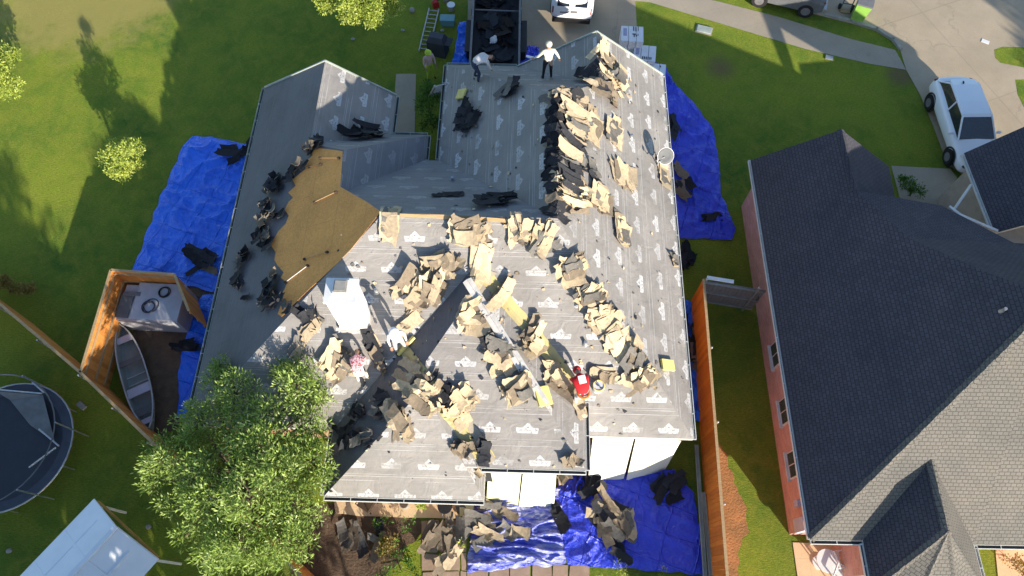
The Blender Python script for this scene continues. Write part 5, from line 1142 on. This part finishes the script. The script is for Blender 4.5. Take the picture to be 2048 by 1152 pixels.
simple_thing('grill','covered black grill standing beside the lying ladder','grill',P(877,105,0),R(-15),[('body',lambda b:loft(b,[[(-.42,-.3,.0),(.42,-.3,.0),(.42,.3,0),(-.42,.3,0)],[(-.40,-.28,.8),(.40,-.28,.8),(.4,.28,.8),(-.4,.28,.8)],[(-.3,-.15,1.02),(.3,-.15,1.02),(.3,.2,1.02),(-.3,.2,1.02)]]),M['navy']),('side_shelf',lambda b:box(b,(.55,0,.78),(.28,.5,.04)),M['blackpl'])])
simple_thing('storage_tote','pale teal plastic tote with lid on the grass','box',P(896,48,0),R(-3),[('body',lambda b:box(b,(0,0,.17),(.62,.36,.34),bev=.03),M['teal']),('lid',lambda b:box(b,(0,0,.36),(.68,.42,.05),bev=.02),M['teal'])])
simple_thing('fuel_can','red fuel can at the top end of the lying ladder','can',P(872,14,0),R(20),[('body',lambda b:box(b,(0,0,.17),(.30,.22,.34),bev=.04),M['red']),('handle',lambda b:tube(b,[(-.1,0,.34),(-.08,0,.42),(.08,0,.42),(.1,0,.34)],.02),M['red']),('spout',lambda b:cyl(b,(.12,0,.34),(.26,0,.48),.025,.015,8),M['blackpl'])])
for (u,v,lb) in ((903,20,'pale round bucket right of the red fuel can'),(893,2,'grey bucket at the top edge beside the fuel can')):
    simple_thing('bucket',lb,'bucket',P(u,v,0),0,[('body',lambda b:cyl(b,(0,0,0),(0,0,.3),.14,.18,18),M['stone']),('lid',lambda b:cyl(b,(0,0,.30),(0,0,.33),.19,.19,18),M['paper'])],'buckets by the ladder')
simple_thing('patio_ball','pale round ball beside the yellow green tree','ball',P(824,20,.14),0,[('body',lambda b:ball(b,(0,0,0),.13,sub=3),M['stone'])])
for i,(u,v,lb) in enumerate(((806,62,'small pale stone on the lawn right of the yellow green tree'),(706,79,'small pale stone on the lawn below the yellow green tree'),(885,62,'small pale stone under the teal tote'),(298,1054,'round pale stone in the dark yard left of the big tree'),(20,1102,'pale stone under the trampoline side'),(165,812,'flat pale block beside the cedar fence'))):
    bm=B(); ball(bm,(0,0,.04),.10,(1,.8,.5),sub=2) if i!=5 else box(bm,(0,0,.05),(.34,.18,.1),R(-35),bev=.01)
    for vv in bm.verts: vv.co+=noise.noise_vector(vv.co*9+Vector((i,0,0)))*.015
    o=build('stone',bm,M['stone']); o.location=P(u,v,0); tag(o,lb,'stone','pale stones lying about')
simple_thing('utility_box','pale green utility cover by the sidewalk','utility box',P(1408,60,0),R(-18),[('lid',lambda b:box(b,(0,0,.03),(.66,.4,.07),bev=.01),M['gutter']),('rim',lambda b:box(b,(0,0,.01),(.76,.5,.03)),M['curb'])])
simple_thing('meter_cover','small grey meter cover in the lawn by the sidewalk','cover',P(1658,116,0),R(-18),[('lid',lambda b:box(b,(0,0,.025),(.34,.24,.05),bev=.01),M['steel'])])
simple_thing('storm_drain_sign','small pale notice lying on the street beside the verge','litter',P(1970,84,0),R(-30),[('sheet',lambda b:box(b,(0,0,.03),(.34,.22,.01)),M['white'])])
# bundles of new shingles
def bundles(u,v,label,n,rz,prints,wd=1.0,dp=.9):
    p=P(u,v,0); t=thing('shingle_bundles',label,'shingle bundles',p,rz,'wrapped bundles of new shingles')
    bm=B()
    for x in (-.4,0,.4): box(bm,(x*wd,0,.05),(.1,dp,.1))
    box(bm,(0,0,.115),(wd,dp,.03)); build('pallet',bm,M['lumber'],t)
    for k in range(n):
        for c in (-1,0,1):
            bm=B(); box(bm,(c*wd/3,0,.18+k*.095),(wd/3-.02,dp,.085),bev=.012); build('bundle',bm,M['paper'],t)
    zt=.18+(n-1)*.095+.046
    bm=B()
    for (x,y,sx,sy) in prints: box(bm,(x,y,zt),(sx,sy,.006))
    build('printing',bm,M['print'],t)
    bm=B(); box(bm,(-wd*.32,.08,zt+.001),(.16,dp*.5,.005)); build('pale_printing',bm,M['printl'],t)
    return t
bundles(1258,100,'tall white wrapped bundles with black print beside the driveway',9,R(-4),[(.06,.3,.05,.26),(.16,.28,.05,.26),(.26,.3,.03,.26),(.08,-.02,.16,.06),(.08,-.12,.05,.14),(.18,-.1,.05,.12),(.25,-.05,.03,.12)])
bundles(1285,125,'lower white bundles with grey print next to the tall ones',5,R(-8),[(.0,-.3,.05,.16),(.08,-.3,.05,.16),(.16,-.3,.05,.16),(.24,-.3,.05,.14),(-.08,-.3,.05,.16),(.3,-.3,.03,.14)])
bundles(1308,152,'plain white bundles closest to the crumpled tarp',3,R(-8),[(.2,.2,.05,.1)],.9,.7)
# satellite dish
p=hit(1322,335); t=thing('satellite_dish','round grey satellite dish on the right eave of the stripped house','dish',p)
bm=B(); n=24; c0=Vector((.05,.05,.62)); axd=(Vector((0.15,-0.75,.75))).normalized(); q=axd.to_track_quat('Z','Y'); cv=bm.verts.new(c0-axd*0.06); prev=None; rings=[]
for rr,dz in ((.1,-.055),(.2,-.035),(.29,0)):
    rings.append([bm.verts.new(c0+axd*dz+q@Vector((rr*math.cos(2*math.pi*i/n),rr*math.sin(2*math.pi*i/n),0))) for i in range(n)])
for i in range(n): bm.faces.new((cv,rings[0][i],rings[0][(i+1)%n]))
for a,b in zip(rings,rings[1:]):
    for i in range(n): bm.faces.new((a[i],b[i],b[(i+1)%n],a[(i+1)%n]))
o=build('reflector',bm,M['greyfab'],t,smooth=True); md=o.modifiers.new('s','SOLIDIFY'); md.thickness=.012
bm=B(); 
for i in range(n): cyl(bm,rings_:=c0+q@Vector((.295*math.cos(2*math.pi*i/n),.295*math.sin(2*math.pi*i/n),0)),c0+q@Vector((.295*math.cos(2*math.pi*(i+1)/n),.295*math.sin(2*math.pi*(i+1)/n),0)),.009,.009,6)
build('rim',bm,M['white'],t)
bm=B(); tube(bm,[(-.15,.0,0),(-.15,.02,.5),(.02,.04,.58)],.025); tube(bm,[(.0,.02,.45),(-.25,-.2,.6),(-.32,-.15,.72)],.016); build('arm',bm,M['steel'],t)
bm=B(); box(bm,(-.33,-.14,.75),(.08,.12,.08),bev=.01); build('receiver',bm,M['blackpl'],t)
# bucket by the red shirted worker
p=hit(1195,778); simple_thing('bucket','white bucket with yellow top standing by the red shirted worker','bucket',p,0,[('body',lambda b:cyl(b,(0,0,-.05),(0,0,.34),.14,.17,18),M['white']),('rim',lambda b:torus(b,(0,0,.34),.165,.02,22,6),M['yellow']),('tools',lambda b:(cyl(b,(0,0,.2),(.1,-.12,.5),.02,.02,6),cyl(b,(0.05,0,.2),(-.1,.0,.52),.018,.018,6)),M['blackpl'])])
# ------------------------------------------------------------------ small yard: boat, crate, hoses, bag
p=P(303,606,1.05); p.z=0 
t=thing('storage_crate','large grey lidded crate inside the cedar fence','crate',p,R(-3))
bm=B(); box(bm,(0,0,.52),(2.25,1.4,1.02),bev=.03); build('body',bm,M['lid'],t)
bm=B(); box(bm,(.25,.05,1.07),(1.75,1.44,.06),bev=.015); build('lid',bm,M['lid'],t)
bm=B(); box(bm,(-.92,-.18,1.07),(.46,.90,.05),bev=.02); build('tray',bm,M['greyfab'],t)
bm=B(); box(bm,(-.78,.30,1.11),(.62,.15,.03)); build('dark_slat',bm,M['greysteel'],t)
for (x,y,r,lb,s_) in ((.42,.40,.19,'small coil of black hose at the back of the crate lid',0),(.0,-.18,.23,'wide loose coil of grey hose in the middle of the crate lid',1)):
    bm=B(); rg=random.Random(int(r*100))
    for k in range(4): torus(bm,(rg.uniform(-.02,.02)*(1+2*s_),rg.uniform(-.02,.02)*(1+2*s_),.02*k),r+rg.uniform(-.02,.02)*(1+s_),.016,26,6)
    o=build('hose_coil',bm,M['navy' if s_ else 'blackpl']); o.location=t.location+Vector((x,y,1.115)); tag(o,lb,'hose','hose coils on the crate')
p=P(362,632,0); t=thing('rubbish_bag','black plastic bags bulging at the right side of the crate','bag',p)
bm=B()
for (x,y,z,r) in ((0,0,.45,.38),(.05,.4,.5,.30),(-.05,-.35,.35,.28),(.1,.1,.8,.22)): ball(bm,(x,y,z),r,(.8,1,1),sub=3)
for v in bm.verts: v.co+=noise.noise_vector(v.co*4)*.08
build('bag',bm,M['blackpl'],t,smooth=True)
simple_thing('wading_pool','light blue plastic pool standing on edge against the cedar fence','pool',P(236,640,.0),R(-18),[('shell',lambda b:(cyl(b,(-.18,0,.42),(.02,0,.48),.42,.36,24),),M['bluepl']),('rim',lambda b:torus(b,(0,0,0),.40,.03,24,6),M['bluepl'])])
o=[x for x in bpy.data.objects if x.name.startswith('rim')][-1]; o.rotation_euler=(0,R(90),0); o.location=(.02,0,.46)
# jon boat
a=P(240,655,.35); b=P(297,855,.35); mid=(a+b)/2; d=b-a; Lb=d.length+.15
t=thing('rowing_boat','grey aluminium boat lying inside the cedar fence','boat',(mid.x+.05,mid.y,0),math.atan2(d.y,d.x)-math.pi/2)
def bprof(s): # half width along length
    return .44*max(0.03,(1-abs(s)**2.6))**0.75
bm=B(); outer=[];inner=[];N_=20
for i in range(N_+1):
    s=-1+2*i/N_; w_=bprof(s); y=s*Lb/2; zb=.05+.10*abs(s)**3; zt=.42+.08*abs(s)**2
    outer.append([bm.verts.new(p) for p in ((-w_,y,zt),(-w_*.85,y,zb+.1),(-w_*.6,y,zb),(w_*.6,y,zb),(w_*.85,y,zb+.1),(w_,y,zt))])
for p_,q_ in zip(outer,outer[1:]):
    for i in range(5): bm.faces.new((p_[i],p_[i+1],q_[i+1],q_[i]))
o=build('hull',bm,M['boatin'],t); md=o.modifiers.new('s','SOLIDIFY'); md.thickness=.02
for sg in (-1,1):
    bm=B()
    pts=[(sg*bprof(-1+2*i/N_),(-1+2*i/N_)*Lb/2,.43+.08*abs(-1+2*i/N_)**2) for i in range(N_+1)]; tube(bm,pts,.028,6); build('gunwale',bm,M['boat'],t)
for y,wd_,mm in ((-.72,.26,'lilac'),(-.28,.2,'greyfab'),(.28,.34,'lilac'),(.66,.3,'greyfab'),(.84,.2,'lilac')):
    bm=B(); w_=bprof(y)*1.9; box(bm,(0,y*Lb/2,.38),(w_*.96,wd_,.03)); build('bench_seat',bm,M[mm],t)
for y in (-.05,.1):
    bm=B(); w_=bprof(y)*1.7; box(bm,(0,y*Lb/2,.16),(w_,.03,.04)); build('rib',bm,M['boat'],t)
# trampoline
ctr=P(12,893,.85); t=thing('trampoline','round dark trampoline with sagging safety net poles in the bottom left yard','trampoline',(ctr.x,ctr.y,0)); Rt=2.15
bm=B(); cyl(bm,(0,0,.83),(0,0,.845),Rt-.30,Rt-.30,40); build('jumping_mat',bm,M['mesh'],t)
bm=B(); 
rg=[[],[]]
for i in range(40):
    a_=2*math.pi*i/40; rg[0].append(bm.verts.new(((Rt-.32)*math.cos(a_),(Rt-.32)*math.sin(a_),.86))); rg[1].append(bm.verts.new((Rt*math.cos(a_),Rt*math.sin(a_),.88)))
for i in range(40): bm.faces.new((rg[0][i],rg[0][(i+1)%40],rg[1][(i+1)%40],rg[1][i]))
build('spring_pad',bm,M['navy'],t)
bm=B(); torus(bm,(0,0,.87),Rt+.02,.03,44,6); build('frame_ring',bm,M['steel'],t)
bm=B(); torus(bm,(0,0,1.9),Rt+.02,.022,44,6); build('net_ring',bm,M['greyfab'],t)
for k in range(6):
    a_=k*math.pi/3+.25; c=Vector((math.cos(a_),math.sin(a_),0))*(Rt+.05); bm=B(); cyl(bm,c+Vector((0,0,0)),c+Vector((0,0,1.92)),.025,.025,8); build('net_pole',bm,M['steel'],t)
    bm=B(); c2=Vector((math.cos(a_+.5),math.sin(a_+.5),0))*(Rt-.1); cyl(bm,c2,c2+Vector((0,0,.84)),.025,.025,8); build('leg',bm,M['steel'],t)
for (p_,q_) in (((65,765),(88,785)),((78,858),(118,892)),((112,895),(58,935)),((-20,778),(84,787))):
    a_=P(*p_,1.1)-t.location; b_=P(*q_,1.1)-t.location; bm=B(); cyl(bm,a_,b_,.028,.028,8); build('fallen_pole',bm,M['steel'],t)
bm=B(); q=[P(-10,782,1.08)-t.location,P(86,790,1.08)-t.location,P(110,885,1.0)-t.location,P(60,850,.9)-t.location,P(20,800,.9)-t.location]; poly(bm,q); build('net_panel',bm,M['greyfab'],t)
# white canopy (gable roofed play house) bottom left
A1=P(190,998,1.9); A2=P(318,1118,1.9); dirn=(A2-A1).normalized(); wdt=(A2-A1).length; back=Vector((-abs(dirn.y),-abs(dirn.x),0)).normalized()
back=Vector((dirn.y,-dirn.x,0)).normalized(); 
if back.x>0: back=-back
t=thing('canopy','white panelled garden canopy on posts in the bottom left corner','canopy',(A1.x,A1.y,0)); o0=Vector((A1.x,A1.y,0)); Ls=4.6
E0=A1-o0; E1=A2-o0; RG=(E0+E1)/2+Vector((0,0,.55))
for nm,(p_,q_) in (('roof_panel',(E0,RG)),('roof_panel',(RG,E1))):
    bm=B(); v=[p_,q_,q_+back*Ls,p_+back*Ls]; f=poly(bm,v); o=build(nm,bm,M['vinyl'],t); md=o.modifiers.new('s','SOLIDIFY'); md.thickness=.04
    for k in range(5):
        bm=B(); a_=p_+back*(.05+k*1.1); b_=q_+back*(.05+k*1.1); strip3(bm,a_,b_,.07,.04,lift=.035); build('roof_rib',bm,M['vinyl'],t)
    bm=B(); a_=p_.lerp(q_,.5); strip3(bm,a_+back*.3,a_+back*(Ls-.3),.05,.03,lift=.035); build('seam',bm,M['vinyl'],t)
bm=B(); strip3(bm,RG,RG+back*Ls,.14,.06,lift=.04); build('ridge_cap',bm,M['vinyl'],t)
for k in (0,1,2):
    for e_ in (E0+dirn*.12,E1-dirn*.12):
        q=e_+back*(.12+k*2.1); bm=B(); box(bm,(q.x,q.y,q.z/2),(.07,.07,q.z)); build('post',bm,M['white'],t)
bm=B(); strip3(bm,E0+dirn*.1,E1-dirn*.1,.05,.12,lift=-.07); build('end_beam',bm,M['ochre'],t)
# ------------------------------------------------------------------ porch slab things
p=P(812,1012,.05); simple_thing('planter','tall tapering stone planter standing on the porch slab','planter',p,0,[('pot',lambda b:cyl(b,(0,0,0),(0,0,.5),.10,.15,20),M['stone']),('soil',lambda b:cyl(b,(0,0,.5),(0,0,.51),.13,.13,20),M['soil'])])
tree('shrub','leafy pot plant on the porch slab between planter and kettle',P(842,1010,.05),[(P(842,1008,.35),(.13,.13,.12))],120,.09,M['leafB'],'plant',.02,41,.07)
p=P(893,1018,.05); simple_thing('fire_pit','black round kettle on thin legs on the porch slab','grill',p,0,[('bowl',lambda b:(cyl(b,(0,0,.38),(0,0,.62),.17,.24,24),),M['black']),('leg',lambda b:[cyl(b,(.15*math.cos(a_),.15*math.sin(a_),.42),(.28*math.cos(a_),.28*math.sin(a_),0),.015,.015,6) for a_ in (0,2.1,4.2)],M['steel'])])
p=P(738,1010,.05); simple_thing('garden_chair','thin framed brown garden chair at the left of the porch slab','chair',p,R(150),[('seat',lambda b:box(b,(0,0,.43),(.48,.46,.03)),M['shoe']),('backrest',lambda b:[tube(b,[(x,-.24,.43),(x,-.32,.9)],.014) for x in (-.22,-.1,.02,.12,.22)],M['shoe']),('leg',lambda b:[cyl(b,(x,y,0),(x*.9,y*.9,.43),.018,.018,6) for x in (-.22,.22) for y in (-.2,.2)],M['shoe']),('armrest',lambda b:[tube(b,[(x,-.28,.65),(x,.2,.65),(x,.2,.43)],.018) for x in (-.25,.25)],M['shoe'])])
tag(sheet_px('cushion',[(920,1008),(948,1008),(946,1036),(920,1034)],M['boardy'],0.2,None,0.22),'pale yellow block at the right end of the porch slab','cushion')
# neighbour's patio things
sheet_px('neighbor_patio',[(1585,1085),(1735,1090),(1760,1190),(1600,1190)],M['patio'],0.02)
sheet_px('neighbor_deck',[(1990,1100),(2120,1100),(2120,1200),(2000,1200)],M['patio'],0.02)
p=P(1638,1125,.02); simple_thing('patio_table','round white patio table beside the right hand house','table',p,0,[('table_top',lambda b:cyl(b,(0,0,.70),(0,0,.73),.36,.36,28),M['white']),('leg',lambda b:cyl(b,(0,0,0),(0,0,.7),.04,.04,10),M['white']),('base',lambda b:cyl(b,(0,0,0),(0,0,.04),.22,.22,20),M['white'])])
def pchair(u,v,rz,lb):
    simple_thing('patio_chair',lb,'chair',P(u,v,.02),rz,[('seat',lambda b:box(b,(0,0,.42),(.46,.44,.04),bev=.015),M['white']),('back_frame',lambda b:tube(b,[(-.23,-.22,.42),(-.25,-.30,.85),(.25,-.30,.85),(.23,-.22,.42)],.028),M['white']),('leg',lambda b:[cyl(b,(x,y,0),(x,y,.42),.02,.02,6) for x in (-.2,.2) for y in (-.19,.19)],M['white']),('armrest',lambda b:[tube(b,[(x,-.25,.62),(x,.18,.62),(x,.2,.42)],.022) for x in (-.25,.25)],M['white'])],'white patio chairs by the table')
pchair(1670,1120,R(-80),'white framed patio chair right of the round table'); pchair(1668,1150,R(-120),'white patio chair at the bottom edge of the picture')
p=P(1700,1140,0); simple_thing('wood_bench','ochre wooden bench box along the patio edge','bench',p,R(4),[('seat',lambda b:box(b,(0,0,.42),(.42,1.5,.06)),M['ochre']),('box',lambda b:box(b,(0,0,.2),(.36,1.4,.39)),M['ochre'])])
tree('shrub','bare brown shrub in the bottom right corner',P(2050,1150,0),[lobe(2035,1125,.5,20,.4),lobe(2055,1150,.5,24,.4)],30,.09,M['leafD'],'shrub',.03,43,.12)
# ------------------------------------------------------------------ people
def skin_mesh(verts,edges,radii,root=0,sub=1):
    me=bpy.data.meshes.new('tmp'); me.from_pydata([tuple(v) for v in verts],edges,[]); o=bpy.data.objects.new('tmp',me); C.objects.link(o)
    o.modifiers.new('k','SKIN'); 
    for i,r in enumerate(radii): 
        d=me.skin_vertices[0].data[i]; d.radius=(r,r) if not isinstance(r,tuple) else r; d.use_root=(i==root)
    s=o.modifiers.new('s','SUBSURF'); s.levels=sub; s.render_levels=sub
    dg=bpy.context.evaluated_depsgraph_get(); dg.update(); ev=o.evaluated_get(dg); m2=bpy.data.meshes.new_from_object(ev)
    bpy.data.objects.remove(o); return m2
def person(label,loc,rz,J,top,legs,skin='skin',hat=None,hair=True,sleeve=True,extra=None,scale=1.0):
    """J: joint name -> (x,y,z); figure faces +y"""
    j={k:Vector(v) for k,v in J.items()}
    order=['pelvis','waist','chest','neck','skull','crown_','shL','elL','wrL','shR','elR','wrR','hipL','knL','anL','toL','hipR','knR','anR','toR']
    # head helper points
    hd=(j['head']-j['neck']).normalized(); j['skull']=j['head']; j['crown_']=j['head']+hd*.10
    rad=dict(pelvis=(.155,.12),waist=(.135,.105),chest=(.165,.12),neck=(.055,.055),skull=(.088,.098),crown_=(.07,.08),shL=.068,shR=.068,elL=.046,elR=.046,wrL=.032,wrR=.032,hipL=.098,hipR=.098,knL=.062,knR=.062,anL=.042,anR=.042,toL=.038,toR=.038)
    E_=[('pelvis','waist'),('waist','chest'),('chest','neck'),('neck','skull'),('skull','crown_'),('chest','shL'),('shL','elL'),('elL','wrL'),('chest','shR'),('shR','elR'),('elR','wrR'),('pelvis','hipL'),('hipL','knL'),('knL','anL'),('anL','toL'),('pelvis','hipR'),('hipR','knR'),('knR','anR'),('anR','toR')]
    vs=[j[k] for k in order]; ed=[(order.index(a),order.index(b)) for a,b in E_]; rr=[rad[k] for k in order]
    me=skin_mesh(vs,ed,rr,0,2)
    bm=B(); bm.from_mesh(me); bpy.data.meshes.remove(me)
    segs=[(a,b) for a,b in E_]
    def near(p):
        best=None;bd=9
        for a,b in segs:
            A,Bq=j[a],j[b]; d=Bq-A; t=max(0,min(1,(p-A).dot(d)/max(1e-6,d.length_squared))); q=(A+d*t-p).length
            if q<bd: bd=q;best=(a,b,t)
        return best
    for f in bm.faces:
        a,b,t=near(f.calc_center_median()); mi=0
        if b in('skull','crown_') : mi=2
        elif b[:2] in('kn','an','hi'): mi=1
        elif b[:2]=='to': mi=3
        elif b[:2]=='wr': mi=0 if sleeve and t<.9 else 2
        elif (a,b)==('pelvis','waist') and t<.3: mi=1
        f.material_index=mi; f.smooth=True
    # hands: palm, four fingers and a thumb
    for sd_ in 'LR':
        w_=j['wr'+sd_]; d=(w_-j['el'+sd_]).normalized(); s=d.cross(Vector((0,1,0.3))).normalized(); n=s.cross(d).normalized(); V=[w_,w_+d*.05,w_+d*.085]; R2=[.026,.034,.036]; Ed=[(0,1),(1,2)]
        for k,(off,ln) in enumerate(((-.03,.07),(-.01,.082),(.01,.078),(.03,.062))):
            b0=w_+d*.09+s*off; i=len(V); V+=[b0,b0+d*ln*.5+n*.008,b0+d*ln*.9+n*.03]; R2+=[.011,.010,.008]; Ed+=[(2,i),(i,i+1),(i+1,i+2)]
        i=len(V); V+=[w_+d*.04-s*.045+n*.01,w_+d*.075-s*.065+n*.02]; R2+=[.013,.010]; Ed+=[(1,i),(i,i+1)]
        hm2=skin_mesh(V,Ed,R2,0,1); b2=B(); b2.from_mesh(hm2)
        for f in b2.faces: f.material_index=2; f.smooth=True
        b2.to_mesh(hm2); b2.free(); bm.from_mesh(hm2); bpy.data.meshes.remove(hm2)
    # face: nose, ears, eyes
    up=hd; fw=Vector((0,1,0)); fw=(fw-up*fw.dot(up)); fw=fw.normalized() if fw.length>.05 else Vector((0,0,-1)); rt=fw.cross(up).normalized()
    ball(bm,j['head']+fw*.105,.018,(1,1,1.4),mi=2,sub=2)
    for s_ in (-1,1):
        ball(bm,j['head']+rt*s_*.088,.022,(.5,1,1.3),mi=2,sub=2); ball(bm,j['head']+fw*.092+rt*s_*.034+up*.02,.011,mi=3,sub=2)
    ball(bm,j['head']+fw*.098-up*.04,.016,(1.5,.5,.4),mi=3,sub=2)
    t=tag(empty('person',loc,rz),label,'person'); t.scale=(scale,)*3
    build('body',bm,[M[top],M[legs],M[skin],M['shoe']],t,recalc=False)
    if hair:
        bm=B(); ball(bm,j['head']+up*.045-fw*.025,.108,(1,1,.92),sub=3); build('hair',bm,M['hair'],t,smooth=True)
    if hat:
        bm=B(); c=j['head']+up*.06
        m=Matrix.Translation(c)@up.to_track_quat('Z','Y').to_matrix().to_4x4()
        bmesh.ops.create_uvsphere(bm,u_segments=20,v_segments=10,radius=.118,matrix=m@Matrix.Diagonal((1,1.08,.85,1)))
        if hat!='hood': bmesh.ops.create_cone(bm,cap_ends=True,segments=20,radius1=.15,radius2=.14,depth=.012,matrix=Matrix.Translation(fw*.03)@m)
        build('cap' if hat!='hood' else 'hood',bm,M[hat if hat!='hood' else top],t,smooth=True)
    if extra:
        for nm,fn,mm in extra: bm=B(); fn(bm,j); build(nm,bm,M[mm],t)
    return t
stand=dict(pelvis=(0,0,.95),waist=(0,.01,1.10),chest=(0,0,1.32),neck=(0,.01,1.48),head=(0,.03,1.62),shL=(-.19,0,1.40),elL=(-.25,.02,1.13),wrL=(-.24,.12,.90),shR=(.19,0,1.40),elR=(.25,.02,1.13),wrR=(.24,.14,.92),hipL=(-.10,0,.90),knL=(-.13,.03,.50),anL=(-.15,0,.09),toL=(-.17,.15,.04),hipR=(.10,0,.90),knR=(.13,.03,.50),anR=(.15,0,.09),toR=(.17,.15,.04))
stand2=dict(stand,elL=(-.36,.02,1.18),wrL=(-.48,.14,1.0),elR=(.33,-.02,1.15),wrR=(.42,.03,.90))
bend=dict(pelvis=(0,-.12,.90),waist=(0,.03,1.03),chest=(0,.26,1.10),neck=(0,.42,1.08),head=(0,.54,1.01),shL=(-.19,.32,1.08),elL=(-.20,.42,.80),wrL=(-.14,.50,.56),shR=(.19,.32,1.08),elR=(.20,.42,.80),wrR=(.14,.50,.56),hipL=(-.11,-.10,.85),knL=(-.14,.04,.47),anL=(-.15,-.08,.09),toL=(-.16,.08,.04),hipR=(.11,-.10,.85),knR=(.14,.06,.47),anR=(.15,-.02,.09),toR=(.16,.13,.04))
crouch=dict(pelvis=(0,-.10,.42),waist=(0,.02,.58),chest=(0,.18,.76),neck=(0,.30,.86),head=(0,.40,.94),shL=(-.19,.20,.80),elL=(-.24,.40,.60),wrL=(-.14,.58,.42),shR=(.19,.20,.80),elR=(.24,.40,.60),wrR=(.14,.58,.42),hipL=(-.11,-.06,.40),knL=(-.17,.30,.46),anL=(-.16,.06,.09),toL=(-.17,.22,.04),hipR=(.11,-.06,.40),knR=(.17,.28,.44),anR=(.16,.02,.09),toR=(.17,.18,.04))
def foot(u,v,dz=0): p=hit(u,v); return (p.x,p.y,p.z+dz)
person('person in cream hooded top and dark trousers standing upright on the far ridge',foot(1094,156,-.06),R(10),stand2,'cream','darkcl',hat='hood',hair=False,extra=[('tool',lambda b,j:(cyl(b,j['wrL']+Vector((0,.05,-.06)),j['wrL']+Vector((-.22,.25,-.12)),.05,.04,8)),'paper')])
person('person in white shirt and dark jeans bending over above the dump trailer',foot(955,158,-.05),R(-75),bend,'whitecl','denim')
person('person in red hooded top and white trousers leaning forward on the back slope',foot(1160,800,-.06),R(14),bend,'redcl','whitecl',hat='hood',hair=False,scale=1.08,extra=[('back_patch',lambda b,j:box(b,j['chest']+Vector((0.02,-.03,.125)),(.2,.22,.02),rx=R(15),bev=.01),'paper'),('tool_belt',lambda b,j:torus(b,tuple(j['pelvis']+Vector((0,.06,.06))),.15,.035,20,6),'orange')])
person('person all in white standing in the shaded valley above the yellow strip',foot(803,700,-.05),R(-160),stand,'whitecl','stoneclo',hat='paper')
person('person in pink checked shirt and pale trousers bending near the chimney',foot(727,757,-.05),R(5),bend,'pinkcl','cream',scale=.95)
person('person in lime green trousers and pale pink vest standing on the lawn',tuple(P(863,158,0)),R(-150),stand,'vest','lime',hat='lime')
